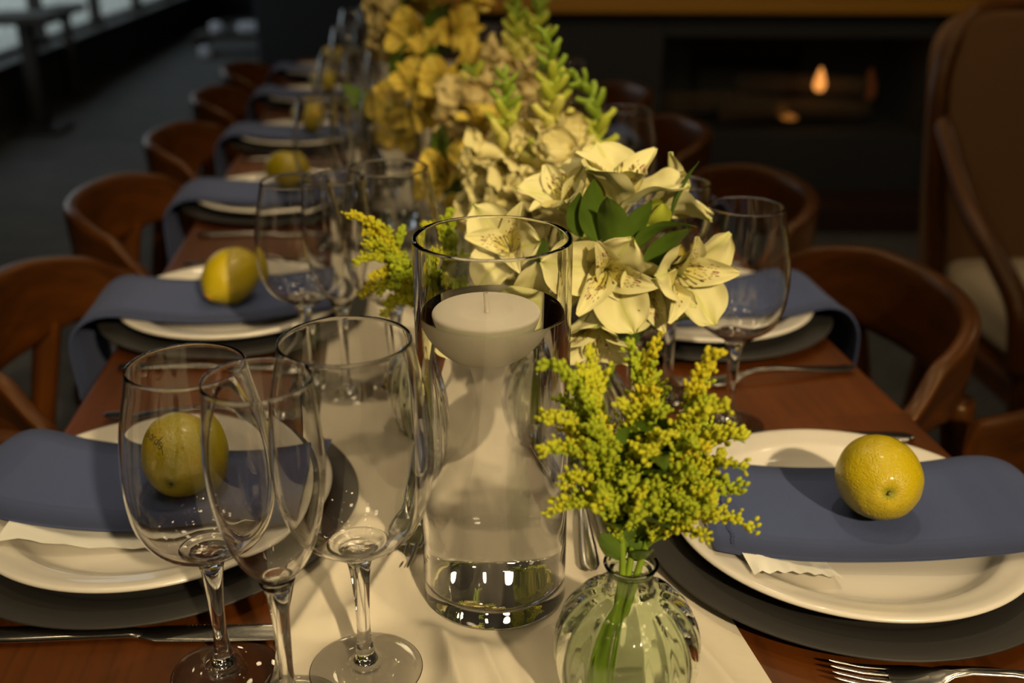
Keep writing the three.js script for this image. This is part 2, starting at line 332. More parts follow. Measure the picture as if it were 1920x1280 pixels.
function strokes(g, x, y, s, rot, width, list) { g.save(); g.translate(x, y); g.rotate(rot); g.scale(s, s); g.lineWidth = width / s; for (const st of list) { g.beginPath(); st.forEach(([a, b, c, d], i) => (i ? (c === undefined ? g.lineTo(a, b) : g.quadraticCurveTo(c, d, a, b)) : g.moveTo(a, b))); g.stroke(); } g.restore(); }
// running hand: "onardo" (the start of the name is turned out of sight), and "Tu"
const ONARDO = [[[0, 0], [6, -6, 0, -6], [10, 0, 11, -5], [5, 5, 9, 6], [0, 0, 0, 5]], [[12, 4], [13, -4, 12, 0], [16, 0, 14, -5], [18, 4, 17, 4]], [[28, -4], [21, 0, 22, -6], [25, 5, 21, 6], [28, -4, 28, 2], [29, 5, 28, 4]], [[32, 5], [32, -4, 31, 0], [36, -4, 34, -6]], [[46, -3], [39, 0, 40, -6], [43, 5, 38, 6], [47, -14, 46, 0], [47, 5, 46, 2]], [[50, 0], [55, -5, 50, -6], [59, 1, 60, -4], [54, 6, 58, 6], [50, 0, 50, 5], [68, 8, 60, -2]]];
const TU = [[[0, 0], [5, 7], [11, 17]], [[7, 9], [18, 14], [31, 21]], [[5, -3], [22, 6, 17, -1], [25, 12, 26, 9]], [[36, 12], [44, 14, 38, 20], [46, 6, 47, 10]]];
const lemonMat = (t) => phys({ map: t, roughness: 0.36, clearcoat: 0.35, clearcoatRoughness: 0.18, bumpMap: Object.assign(pores.clone(), {}), bumpScale: 0.0007 });
pores.repeat.set(4, 2);
const LEMON = {
  name1: lemonMat(peelTex(4.2, 0.35, (g, W, H) => strokes(g, W * 0.13, H * 0.5, 2.35, 0.75, 3.4, ONARDO))),
  name2: lemonMat(peelTex(1.7, 0.06, (g, W, H) => strokes(g, W * 0.292, H * 0.475, 2.4, -0.35, 4.8, TU))),
  plain: lemonMat(peelTex(7.9, 0.04)), other: lemonMat(peelTex(11.3, 0.1)),
};
// napkin: a folded cloth that lies over the plate and hangs past the outer edge of the table; local +x points outwards
function napkinGeo(path, w, seed, thick = 0.0055, ragged = 0) {
  const f = spline1(path), n = 90, m = 44;
  const half = 14;
  return grid(n, m, (u, v) => {
    const [x, h] = f(u), a = v * 2 * PI, e = 1e-3, [xa, ha] = f(max(0, u - e)), [xb, hb] = f(min(1, u + e)), l = Math.hypot(xb - xa, hb - ha) || 1, nx = -(hb - ha) / l, ny = (xb - xa) / l;
    const end = pow(min(1, u / 0.012, (1 - u) / 0.012), 0.5), c = cos(a), s = sin(a);
    const side = Math.sign(c) * pow(abs(c), 0.22), up = Math.sign(s) * pow(abs(s), 0.7);
    const wid = (w / 2) * (1 - 0.1 * smooth(0.75, 1, u) + 0.015 * N3(u * 5, seed, 1)) * (0.985 + 0.015 * end);
    const z = side * wid + 0.004 * N3(u * 3, seed + 3, side) + ragged * (u - 0.5);
    const wave = 0.0022 * N3(u * 4 + seed, side * 1.6, 2) + 0.0016 * sin(u * 9 + seed) * abs(side) * (side > 0 ? 1 : 0.4);
    const t = up * thick * 0.5 * end + thick * 0.5 + wave + 0.001;
    return [x + nx * t, h + ny * t, z];
  }, (u, v) => [u * 34, (cos(v * 2 * PI) * w * 0.5) * 120 + (sin(v * 2 * PI) > 0 ? 0 : 0.5)]);
}
const PATH_R = [[-0.112, 0.0285], [-0.085, 0.024], [-0.03, 0.0185], [0.04, 0.0185], [0.09, 0.0235], [0.118, 0.0285], [0.137, 0.0285], [0.153, 0.022], [0.166, 0.008], [0.173, -0.012], [0.175, -0.045], [0.175, -0.075]];
const PATH_L = [[-0.125, 0.0285], [-0.09, 0.0245], [-0.03, 0.0185], [0.04, 0.0185], [0.09, 0.0235], [0.118, 0.0285], [0.137, 0.0285], [0.153, 0.0225], [0.166, 0.010], [0.171, -0.01], [0.172, -0.045], [0.172, -0.075]];
const chargerProto = new THREE.Mesh(chargerGeo, M.slate), plateProto = new THREE.Mesh(plateGeo, M.china);
chargerProto.castShadow = chargerProto.receiveShadow = plateProto.castShadow = plateProto.receiveShadow = true;
const lemonGeos = [lemonGeo(1.1), lemonGeo(4.4, 0.0315, 0.0345), lemonGeo(8.7)];
function setting(side, x, z, where, o = {}) {
  const out = side === 'left' ? PI : 0, y = TOP + 0.0006;
  const add = (proto, name, label, cat, py, grp) => { const c = proto.clone(); c.name = numbered(name); c.position.set(x, py, z); scene.add(c); return tag(c, label, cat, grp); };
  add(chargerProto, 'charger_plate', 'matte black charger plate under the white plate of ' + where, 'charger', y, 'black charger plates along the table');
  add(plateProto, 'dinner_plate', 'round white china dinner plate with a raised rim at ' + where, 'plate', y + 0.0062, 'white dinner plates along the table');
  if (o.paper) {
    const pg = grid(24, 12, (u, v) => { const a = lerp(o.pa ?? -0.11, o.pb ?? 0.1, u), b = lerp(-0.045, o.paper, v); return [a * (side === 'left' ? -1 : 1), 0.0128 + 0.0145 * smooth(0.06, 0.115, Math.hypot(a, b)) + 0.0022 * max(0, N3(u * 7, v * 5, 3)) + 0.001 + (v > 0.85 ? 0.002 * sin(u * 19) ** 2 : 0), b]; });
    tag(mesh('paper_napkin', pg, M.paper, scene), 'thin white paper napkin edge showing under the blue napkin of ' + where, 'paper napkin').position.set(x, y, z);
  }
  const nt = thing('cloth_napkin', 'blue cloth napkin folded across the white plate of ' + where, 'napkin', [x + (o.nx ?? 0), y, z + (o.nz ?? 0)], out + (o.turn ?? 0), 'blue napkins on the dinner plates');
  const w = o.w ?? 0.135;
  part('cloth', napkinGeo(side === 'left' ? PATH_L : PATH_R, w, z * 3 + (side === 'left' ? 5 : 0), o.thick ?? 0.0058), M.napkin, nt);
  if (o.seam) {                                                   // stitched hem across the inner end: small thread dashes
    const f = spline1(side === 'left' ? PATH_L : PATH_R), list = [];
    for (let i = 0; i < 34; i++) { const zz = lerp(-w / 2 + 0.004, w / 2 - 0.004, i / 33), [sx, sh] = f(0.055); list.push(moved(box(0.0013, 0.0009, 0.0026, 0.0004, 1), sx + 0.0009 * sin(i * 1.3), sh + 0.0086, zz)); }
    part('stitching', merged(list), M.thread, nt);
  }
  const L = thing('lemon', o.lemonLabel ?? ('yellow lemon resting on the blue napkin of ' + where), 'lemon', [x + (o.lx ?? 0), y + (o.ly ?? 0.056), z + (o.lz ?? 0)], 0, 'lemons on the napkins');
  const b = part('peel', lemonGeos[o.lg ?? 0], o.lm ?? LEMON.plain, L); b.rotation.set(...(o.lrot ?? [1.9, 0.3, 0])); b.rotation.order = 'YXZ'; b.scale.setScalar(o.ls ?? 1);
  const nub = part('stem_scar', lathe([[0, -0.0012], [0.001, -0.0012], [0.0013, -0.0002], [0.001, 0.0003], [0.0004, 0.0001], [0, 0]], 12), M.scar, L);
  nub.position.set(0, (o.lg === 1 ? -0.0312 : -0.0362), 0).applyEuler(b.rotation); nub.rotation.copy(b.rotation);
}
setting('right', 0.332, -0.653, 'the nearest right-hand setting', { nz: -0.004, turn: -0.13, w: 0.136, paper: 0.078, pa: -0.1, pb: -0.035, seam: true, lx: 0.0165, lz: 0.009, ly: 0.0585, lg: 0, lm: LEMON.name2, lrot: [-1.75, -0.245, 0], lemonLabel: 'bright yellow lemon with pen letters on its top right, on the nearest right-hand napkin' });
setting('left', -0.2, -0.745, 'the nearest left-hand setting', { nz: -0.012, nx: 0.0, turn: -0.16, w: 0.132, paper: 0.069, pa: -0.09, pb: 0.1, lx: 0.02, lz: 0.004, ly: 0.0575, lg: 1, lm: LEMON.name1, lrot: [-1.19, -0.12, 0], lemonLabel: 'greenish yellow lemon with a handwritten name, behind the nearest left wine glass' });
setting('left', -0.2, -1.205, 'the second left-hand setting', { turn: 0.0, w: 0.15, lx: 0.0, lz: 0.015, lg: 2, lm: LEMON.plain, lrot: [2.0, -0.5, 0.2] });
setting('right', 0.35, -1.135, 'the second right-hand setting', { turn: 0.0, w: 0.15, lx: -0.012, lz: 0.0, lg: 1, lm: LEMON.plain, lrot: [-1.3, 0.9, 0] });
setting('left', -0.2, -1.735, 'the third left-hand setting', { w: 0.15, lx: 0.015, lz: -0.01, lg: 0, lm: LEMON.other, lrot: [1.8, 0.9, 0] });
setting('right', 0.35, -1.64, 'the third right-hand setting', { w: 0.15, lx: -0.02, lg: 2, lm: LEMON.other, lrot: [1.5, 0.2, 0] });
setting('left', -0.2, -2.265, 'the fourth left-hand setting', { w: 0.15, lx: 0.015, lg: 1, lm: LEMON.plain, lrot: [1.2, 0.5, 0] });
setting('right', 0.35, -2.15, 'the fourth right-hand setting', { w: 0.15, lx: -0.02, lg: 0, lm: LEMON.other });
setting('left', -0.2, -2.8, 'the fifth left-hand setting', { w: 0.15, lx: 0.015, lg: 2, lm: LEMON.other });
setting('left', -0.2, -3.3, 'the last left-hand setting', { w: 0.15, lx: 0.015, lg: 0, lm: LEMON.plain });

// ------------------------------------------------------------------ cutlery: local +x runs from the working end to the handle
function forkProto() {
  const g = new THREE.Group(); g.name = 'fork';
  part('handle', ribbon([[0.06, 0.006, 0.0105, 0.001], [0.066, 0.007, 0.0085, 0.0011], [0.074, 0.0098, 0.004, 0.0014], [0.085, 0.0122, 0.003, 0.0017], [0.11, 0.0125, 0.0034, 0.0016], [0.15, 0.0085, 0.0055, 0.0015], [0.18, 0.0055, 0.0075, 0.0014], [0.192, 0.0055, 0.0072, 0.0014], [0.198, 0.006, 0.0045, 0.001], [0.2, 0.006, 0.001, 0.0004]], 14), M.steel, g);
  part('head', ribbon([[0.036, 0.0042, 0.0112, 0.0008], [0.04, 0.004, 0.0122, 0.0009], [0.05, 0.0042, 0.0124, 0.001], [0.06, 0.006, 0.0105, 0.001]], 14), M.steel, g);
  for (let i = 0; i < 4; i++) { const z = (i - 1.5) * 0.0063; part('tine', ribbon([[0, 0.0092, 0.0004, 0.0004], [0.004, 0.0082, 0.0011, 0.0007], [0.02, 0.0052, 0.0016, 0.0008], [0.038, 0.0042, 0.002, 0.0008]], 8, (x) => z * lerp(0.86, 1.0, x / 0.038)), M.steel, g); }
  return g;
}
function knifeProto() {
  const g = new THREE.Group(); g.name = 'knife';
  part('blade', ribbon([[0, 0.0022, 0.0012, 0.0004], [0.002, 0.0022, 0.0042, 0.0005], [0.007, 0.0022, 0.0068, 0.0006], [0.02, 0.0022, 0.0086, 0.0007], [0.06, 0.0022, 0.0092, 0.0009], [0.1, 0.0024, 0.0085, 0.001], [0.112, 0.003, 0.0052, 0.0018]], 14), M.steel, g);
  part('handle', ribbon([[0.11, 0.003, 0.0048, 0.0019], [0.118, 0.0036, 0.0046, 0.003], [0.15, 0.0036, 0.0062, 0.0031], [0.19, 0.0036, 0.0082, 0.0031], [0.212, 0.0036, 0.0082, 0.003], [0.219, 0.0036, 0.0055, 0.002], [0.221, 0.0036, 0.001, 0.0004]], 14), M.steel, g);
  for (let i = 0; i < 1; i++) part('serrated_edge', merged(Array.from({ length: 22 }, (_, k) => moved(new THREE.ConeGeometry(0.001, 0.0016, 4).rotateX(PI / 2), 0.03 + k * 0.0026, 0.0022, 0.0092 - abs(k - 12) * 0.00004))), M.steel, g);
  return g;
}
function spoonProto() {
  const g = new THREE.Group(); g.name = 'dessert_spoon';
  part('bowl', grid(26, 20, (u, v) => { const a = v * 2 * PI, r = u, lx = 0.026, wz = 0.0165 * (1 - 0.18 * cos(a)); return [0.026 + cos(a) * lx * r, 0.0012 + 0.0075 * r * r + 0.0008, sin(a) * wz * r]; }), M.steel, g);
  part('handle', ribbon([[0.05, 0.0095, 0.0045, 0.0009], [0.058, 0.0115, 0.0028, 0.0014], [0.075, 0.0125, 0.0026, 0.0015], [0.11, 0.009, 0.0045, 0.0013], [0.145, 0.0052, 0.0066, 0.0012], [0.162, 0.0052, 0.0066, 0.0012], [0.169, 0.0056, 0.004, 0.0009], [0.171, 0.0056, 0.001, 0.0004]], 14), M.steel, g);
  return g;
}
const CUT = { fork: forkProto(), knife: knifeProto(), dessert_spoon: spoonProto() };
// working end at (x, z), handle towards (hx, hz)
function cutlery(kind, x, z, hx, hz, label, y = 0.0004, roll = 0) {
  const c = CUT[kind].clone(); c.name = numbered(kind); scene.add(c);
  c.position.set(x, TOP + y, z); c.rotation.order = 'YXZ'; c.rotation.y = -Math.atan2(hz - z, hx - x);
  if (roll) c.rotation.x = roll;
  return tag(c, label, kind === 'dessert_spoon' ? 'spoon' : kind);
}
cutlery('fork', 0.258, -0.499, 0.42, -0.468, 'steel dinner fork in front of the nearest right-hand plate');
cutlery('knife', 0.245, -0.84, 0.46, -0.803, 'steel knife behind the nearest right-hand plate, handle towards the chair');
cutlery('fork', 0.275, -0.94, 0.454, -0.958, 'steel dinner fork in front of the second right-hand plate');
cutlery('knife', 0.25, -1.33, 0.46, -1.325, 'steel knife behind the second right-hand plate');
cutlery('fork', 0.27, -1.45, 0.46, -1.455, 'steel dinner fork in front of the third right-hand plate');
cutlery('knife', -0.072, -0.582, -0.29, -0.6, 'steel knife in front of the nearest left-hand plate');
cutlery('fork', -0.09, -0.918, -0.29, -0.93, 'steel dinner fork behind the nearest left-hand plate');
cutlery('knife', -0.085, -1.035, -0.3, -1.052, 'steel knife in front of the second left-hand plate');
cutlery('fork', -0.1, -1.4, -0.29, -1.405, 'steel dinner fork behind the second left-hand plate');
cutlery('knife', -0.085, -1.545, -0.298, -1.556, 'steel knife in front of the third left-hand plate');
cutlery('knife', -0.085, -2.08, -0.298, -2.09, 'steel knife in front of the fourth left-hand plate');
cutlery('fork', -0.013, -0.632, 0.022, -0.83, 'steel fork lying on the runner left of the candle vase, tines forward', 0.006);
cutlery('knife', 0.002, -0.665, 0.04, -0.87, 'steel knife lying on the runner between the fork and the candle vase', 0.006);
cutlery('dessert_spoon', 0.142, -0.79, 0.128, -0.62, 'steel dessert spoon on the runner right of the candle vase', 0.004);
cutlery('fork', 0.136, -0.83, 0.15, -0.63, 'steel dessert fork on the runner behind the ribbed vase', 0.005);

// ------------------------------------------------------------------ stemware: thin blown bowl, ground rim, solid stem and foot
// bowl: [r, y] from the bottom of the hollow to the rim; stem: [r, y] outline of the solid below it
function stemware(name, bowl, stemTop, footR, o = {}) {
  const g = new THREE.Group(); g.name = name;
  const out = profile(bowl, 56);
  // a closed shell: outside from the bottom up, over the rounded rim, inside back down; thicker at the bottom
  const shell = [], inner = [];
  out.forEach(([r, y], i) => {
    const [ra, ya] = out[max(0, i - 1)], [rb, yb] = out[min(out.length - 1, i + 1)], l = Math.hypot(rb - ra, yb - ya) || 1, u = i / (out.length - 1), th = lerp(0.0024, 0.0013, smooth(0, 0.35, u));
    shell.push([r, y]); inner.push(i === 0 ? [0.0001, y + th] : [max(0.0001, r - (yb - ya) / l * th), y + (rb - ra) / l * th]);
  });
  const [rr, ry] = bowl[bowl.length - 1];
  part('bowl', lathe([...shell, [rr - 0.0002, ry + 0.0007], [rr - 0.0011, ry + 0.0007], ...inner.reverse()], 96), M.glass, g);
  const [br, by] = bowl[0], [b1r, b1y] = bowl[1];
  // solid glass from the dimple under the bowl down to the foot
  const sb = o.base;                                             // outer outline of the thick bowl bottom, [r, y] top to bottom
  part('stem', lathe(profile([[0, by - 0.0012], [sb[0][0] * 0.45, by - 0.0004], [sb[0][0] * 0.9, sb[0][1] - 0.0004], [sb[0][0], sb[0][1] - 0.0008], ...sb.slice(1), [0.0046, stemTop * 0.55], [0.0043, stemTop * 0.38], [0.0048, 0.024], [0.0062, 0.0135], [0.0075, 0.0095], [0.0078, 0.0082], [0, 0.0082]], 90), 48), M.glass, g);
  part('foot', lathe(profile([[0, 0.0078], [0.005, 0.0076], [0.0088, 0.0068], [0.0125, 0.0046], [0.02, 0.0028], [footR - 0.002, 0.0014], [footR, 0.0009], [footR - 0.0006, 0.0003], [footR - 0.004, 0.0006], [0.012, 0.0014], [0, 0.0022]], 70), 72), M.glass, g);
  return g;
}
const GLASS = {
  wine_glass: stemware('wine_glass', [[0.0001, 0.0905], [0.008, 0.0915], [0.019, 0.0945], [0.031, 0.1015], [0.0395, 0.1145], [0.0432, 0.134], [0.0434, 0.152], [0.0405, 0.178], [0.0355, 0.201], [0.0331, 0.2132]], 0.088, 0.0335, { base: [[0.0185, 0.0935], [0.0125, 0.0895], [0.0085, 0.084], [0.0064, 0.075]] }),
  water_goblet: stemware('water_goblet', [[0.0001, 0.0905], [0.009, 0.0915], [0.021, 0.0955], [0.034, 0.105], [0.043, 0.1225], [0.0472, 0.146], [0.0473, 0.165], [0.0445, 0.192], [0.0395, 0.216], [0.0374, 0.227]], 0.088, 0.036, { base: [[0.0195, 0.0942], [0.0125, 0.0895], [0.0085, 0.084], [0.0064, 0.075]] }),
  champagne_flute: stemware('champagne_flute', [[0.0001, 0.092], [0.005, 0.0935], [0.0105, 0.0985], [0.018, 0.108], [0.0245, 0.122], [0.0295, 0.142], [0.0325, 0.165], [0.0322, 0.184], [0.0302, 0.205], [0.0292, 0.2205]], 0.088, 0.0325, { base: [[0.0105, 0.0975], [0.0085, 0.091], [0.0068, 0.084], [0.0056, 0.075]] }),
};
function glassware(kind, x, z, label, on = 0, turn = 0) {
  const c = GLASS[kind].clone(); c.name = numbered(kind); scene.add(c); c.position.set(x, TOP + on, z); c.rotation.y = turn;
  return tag(c, label, 'glass', { wine_glass: 'wine glasses along the table', water_goblet: 'large water goblets along the table', champagne_flute: 'champagne flutes along the table' }[kind]);
}
const RUN = 0.0013;
glassware('wine_glass', -0.1225, -0.549, 'nearest wine glass on the left, standing on bare wood before the greenish lemon', 0.0004);
glassware('water_goblet', -0.033, -0.541, 'nearest large water goblet, on the white runner beside the candle vase', RUN);
glassware('champagne_flute', -0.078, -0.507, 'nearest champagne flute, between the two nearest glasses with its foot below the picture', RUN);
glassware('wine_glass', 0.302, -0.853, 'wine glass on bare wood behind the nearest right-hand plate', 0.0004);
glassware('water_goblet', 0.209, -0.862, 'water goblet half hidden behind the white lilies on the right', 0.0004);
glassware('champagne_flute', 0.258, -0.915, 'champagne flute behind the white lilies, its rim above the right-hand flowers', 0.0004);
glassware('wine_glass', -0.098, -0.994, 'wine glass before the second left-hand plate, leftmost of its three glasses', 0.0004);
glassware('champagne_flute', -0.06, -0.966, 'champagne flute before the second left-hand plate, next to the goldenrod', RUN);
glassware('water_goblet', -0.008, -0.975, 'water goblet behind the left goldenrod, before the yellow flowers', RUN);
const ROWS = [['left', -1.49, 'third left-hand setting'], ['left', -2.01, 'fourth left-hand setting'], ['left', -2.54, 'fifth left-hand setting'], ['left', -3.05, 'last left-hand setting'], ['right', -1.36, 'second right-hand setting'], ['right', -1.86, 'third right-hand setting'], ['right', -2.38, 'fourth right-hand setting']];
for (const [side, z, where] of ROWS) {
  const l = side === 'left', xs = l ? [-0.102, -0.058, -0.006] : [0.305, 0.258, 0.21];
  glassware('wine_glass', xs[0], z, 'blurred wine glass, nearest the chairs at the ' + where, 0.0004);
  glassware('champagne_flute', xs[1], z - (l ? -0.03 : 0.05), 'blurred champagne flute, middle glass at the ' + where, l ? RUN : 0.0004);
  glassware('water_goblet', xs[2], z - (l ? -0.02 : 0.01), 'blurred water goblet, nearest the flowers at the ' + where, l ? RUN : 0.0004);
}

// ------------------------------------------------------------------ candle vases
function candleVase(x, z, R, H, level, labelVase, labelCandle, seg = 96) {
  const t = thing('cylinder_vase', labelVase, 'vase', [x, TOP + RUN, z]);
  const w = 0.0036, b = 0.012;
  part('glass_wall', lathe([[0, 0.0006], [R * 0.6, 0.0004], [R - 0.004, 0.0002], [R - 0.0012, 0.001], [R, 0.0034], [R, 0.02], [R, H * 0.5], [R, H - 0.0016], [R - 0.0008, H - 0.0003], [R - w * 0.5, H], [R - w + 0.0008, H - 0.0003], [R - w, H - 0.0016], [R - w, H * 0.5], [R - w, b + 0.005], [R - w - 0.0015, b + 0.0015], [R - w - 0.006, b], [R * 0.5, b - 0.0006], [0, b - 0.0008]].map((p) => p), seg), M.glass, t);
  const r = R - w - 0.0003, m = 0.0022;
  part('water', lathe([[0, b + 0.0004], [R * 0.5, b + 0.0006], [r - 0.006, b + 0.0012], [r - 0.0012, b + 0.0026], [r, b + 0.006], [r, level * 0.5], [r, level + m]], seg), M.water, t);
  part('water_surface', lathe([[r - 0.0002, level + m], [r - 0.0006, level + m * 0.55], [r - 0.002, level + m * 0.18], [r - 0.005, level], [r * 0.5, level], [0, level]].reverse(), seg), M.waterSheet, t);
  const c = thing('floating_candle', labelCandle, 'candle', [x - 0.0045, TOP + RUN + level + 0.0002, z + 0.003]);
  const cr = 0.0345;
  part('wax', lathe(profile([[0, 0.0012], [0.008, 0.0009], [0.014, 0.0013], [0.018, 0.0022], [0.025, 0.0027], [0.031, 0.003], [cr - 0.0012, 0.0028], [cr, 0.0016], [cr - 0.0004, -0.001], [cr - 0.003, -0.008], [cr - 0.009, -0.018], [cr - 0.018, -0.0265], [cr - 0.027, -0.0298], [0, -0.0302]], 80), 72), M.wax, c);
  part('wick', tube([V(0, -0.002, 0), V(0.0004, 0.005, 0), V(-0.0004, 0.0145, 0.0004)], 0.0016, 10, 8), M.wick, c);
}
candleVase(0.057, -0.618, 0.0502, 0.262, 0.2115, 'tall clear glass cylinder of water with a candle afloat, nearest on the table', 'unlit cream floating candle with a short white wick in the nearest cylinder vase');
candleVase(-0.005, -1.6, 0.05, 0.2, 0.148, 'blurred glass cylinder vase with a candle, left of the yellow flowers', 'blurred cream floating candle in the second cylinder vase', 64);
candleVase(0.04, -2.55, 0.05, 0.22, 0.17, 'far blurred glass cylinder vase with a candle', 'far blurred cream floating candle', 48);

// ------------------------------------------------------------------ ribbed bud vases
function budVase(x, z, o, label) {
  const t = thing('bud_vase', label, 'vase', [x, TOP + RUN, z]);
  const { R, H, neck, ribs = 16, depth = 0.0016, pane = M.greenGlass, level } = o, mid = o.mid ?? H * 0.43, nb = H * 0.83;
  const prof = profile([[0.0001, 0.001], [R * 0.42, 0.0006], [R * 0.62, 0.0022], [R * 0.86, mid * 0.38], [R, mid], [R * 0.9, mid + (nb - mid) * 0.52], [R * 0.64, mid + (nb - mid) * 0.86], [neck * 1.12, nb], [neck, nb + (H - nb) * 0.3], [neck, nb + (H - nb) * 0.68], [neck * 1.16, H - 0.0014], [neck * 1.2, H]], 72);
  const K = 160, th = 0.0018, loop = [];
  prof.forEach(([r, y]) => loop.push([r, y, 1]));
  for (let i = prof.length - 1; i >= 0; i--) { const [ra, ya] = prof[max(0, i - 1)], [rb, yb] = prof[min(prof.length - 1, i + 1)], l = Math.hypot(rb - ra, yb - ya) || 1; loop.push([i === 0 ? 0.0001 : max(0.0001, prof[i][0] - (yb - ya) / l * th - (i < 60 ? depth * 0.6 : 0)), i === prof.length - 1 ? prof[i][1] : max(0.003, prof[i][1] + (rb - ra) / l * th), 0]); }
  const nl = loop.length - 1;
  const wall = grid(nl, K, (u, v) => { const [r, y, outer] = loop[Math.round(u * nl)], a = v * 2 * PI, amt = outer * smooth(neck * 1.1, R * 0.7, r) * (y > 0.003 ? 1 : 0), rr = r - depth * amt * pow(abs(cos(a * ribs / 2)), 5); return [cos(a) * rr, y, sin(a) * rr]; });
  part('glass_body', wall, pane, t);
  const wp = []; for (const [r, y] of prof) if (y > 0.0062 && y < level) wp.push([max(r - depth * 1.6 - th - 0.0008, 0.001), y]);
  const last = wp[wp.length - 1][0];
  part('water', lathe([[0, 0.0062], ...wp, [last, level + 0.0008], [last - 0.0015, level], [0, level]], 64), M.waterSheet, t);
  return t;
}
budVase(0.123, -0.488, { R: 0.0435, H: 0.1045, neck: 0.0132, level: 0.066 }, 'round ribbed pale green glass bud vase nearest the camera, holding goldenrod');
budVase(0.03, -0.872, { R: 0.043, H: 0.1045, neck: 0.0135, level: 0.062, pane: M.glass }, 'round ribbed glass bud vase behind the candle vase, holding the left goldenrod');
budVase(0.152, -0.80, { R: 0.041, H: 0.112, neck: 0.0195, level: 0.07, mid: 0.045, pane: M.glass }, 'clear glass vase holding the white lilies right of the candle vase');
budVase(0.152, -1.11, { R: 0.046, H: 0.11, neck: 0.019, level: 0.07, pane: M.glass }, 'clear glass vase hidden under the white snapdragons');
budVase(0.075, -1.33, { R: 0.043, H: 0.1, neck: 0.018, level: 0.06, pane: M.glass }, 'clear glass vase under the nearest yellow lilies');
budVase(0.125, -1.6, { R: 0.046, H: 0.11, neck: 0.02, level: 0.07, pane: M.glass }, 'clear glass vase under the blurred cream snapdragons');
budVase(0.045, -1.78, { R: 0.043, H: 0.11, neck: 0.02, level: 0.06, pane: M.glass }, 'clear glass vase under the far yellow flowers');

// ------------------------------------------------------------------ flowers
// a petal: length L along +y, width w(u), bends outwards (+z); cup folds the sides up
function petalGeo(L, W, shape, b0, b1, cup, wav = 0, seed = 0, nu = 16, nv = 10) {
  const pts = [[0, 0]]; let y = 0, z = 0;
  const N = 64; for (let i = 1; i <= N; i++) { const a = lerp(b0, b1, smooth(0, 1, i / N)); y += cos(a) * L / N; z += sin(a) * L / N; pts.push([y, z]); }
  return grid(nu, nv, (u, v) => {
    const k = u * N, i = min(floor(k), N - 1), [ya, za] = pts[i], [yb, zb] = pts[i + 1], f = k - i, py = lerp(ya, yb, f), pz = lerp(za, zb, f), a = lerp(b0, b1, smooth(0, 1, u)), s = v * 2 - 1, x = s * W * 0.5 * shape(u);
    const lift = -cup * s * s * W * shape(u) + wav * W * (N3(u * 3 + seed, s * 2, seed) + 0.5 * sin(u * 17 + s * 3 + seed) * abs(s) * 0.5);
    return [x, py - sin(a) * -lift * -1, pz + cos(a) * lift];
  }, (u, v) => [v, u]);
}
const obovate = (u) => pow(sin(PI * pow(u, 1.3) * 0.9 + 0.04), 0.85) * (1 - 0.75 * smooth(0.9, 1, u)) + 0.03;
const lance = (u) => pow(sin(PI * pow(u, 0.9) * 0.93 + 0.12), 0.85);
const leafy = (u) => pow(sin(PI * pow(u, 0.75)), 0.9) + 0.03;
// petal prints: green midrib stroke and tip on the outer ones, dark red dashes on a yellow throat on the inner ones
function petalTex(base, edge, inner, seed, dashes = true) {
  const W = 256, H = 512, c = document.createElement('canvas'); c.width = W; c.height = H; const g = c.getContext('2d'), im = g.createImageData(W, H);
  for (let y = 0; y < H; y++) for (let x = 0; x < W; x++) {
    const u = 1 - y / H, s = (x / W) * 2 - 1, vein = N3(s * 14 + seed, u * 2, 3), k = N3(s * 2, u * 3, seed);
    let col = mixc(base, edge, 0.25 + k * 0.5 + vein * 0.2);
    if (!inner) { const w = 0.05 + 0.1 * smooth(0.45, 0.9, u); col = mixc(col, [150, 168, 60], exp(-(s * s) / (w * w)) * smooth(0.15, 0.7, u) * (0.5 + vein * 0.3)); col = mixc(col, [120, 150, 40], smooth(0.955, 0.985, u) * smooth(0.4, 0.1, abs(s))); }
    else col = mixc(col, [226, 196, 80], exp(-(s * s) / 0.3) * exp(-((u - 0.42) ** 2) / 0.03) * 0.75);
    col = mixc(col, [196, 196, 110], smooth(0.22, 0.02, u) * 0.6);
    const o = (y * W + x) * 4; im.data[o] = col[0]; im.data[o + 1] = col[1]; im.data[o + 2] = col[2]; im.data[o + 3] = 255;
  }
  g.putImageData(im, 0, 0);
  if (inner && dashes) {
    const R = rng(seed * 100 + 5); g.strokeStyle = '#6a1620'; g.lineCap = 'round';
    for (let i = 0; i < 46; i++) { const u = 0.34 + R() * 0.42, s = (R() * 2 - 1) * (0.3 + 0.45 * u), x = (s + 1) / 2 * W, y = (1 - u) * H, l = 6 + R() * 16 * u; g.lineWidth = 4 + R() * 4; g.beginPath(); g.moveTo(x, y); g.lineTo(x + s * l * 0.5, y - l); g.stroke(); }
  }
  const t = new THREE.CanvasTexture(c); t.colorSpace = THREE.SRGBColorSpace; t.magFilter = THREE.LinearFilter; return t;
}
const petalMat = (t) => phys({ map: t, roughness: 0.7, sheen: 0.2, sheenColor: new THREE.Color(0xffffff), sheenRoughness: 0.5 });
const PM = {
  whiteOuter: petalMat(petalTex([240, 226, 210], [232, 216, 190], false, 2)), whiteInner: petalMat(petalTex([240, 227, 212], [234, 217, 192], true, 5)),
  yellowOuter: petalMat(petalTex([216, 156, 4], [206, 140, 4], false, 3)), yellowInner: petalMat(petalTex([218, 160, 8], [208, 144, 6], true, 6)),
};
const OUTER = [0, 1, 2].map((i) => petalGeo(0.055, 0.034, obovate, 0.24 + i * 0.05, 1.05 + i * 0.12, 0.2, 0.1, i + 1, 26, 16));
const INNER = [0, 1, 2].map((i) => petalGeo(0.054, 0.0195, lance, 0.16, 1.0 + i * 0.1, 0.32, 0.12, i + 7, 24, 12));
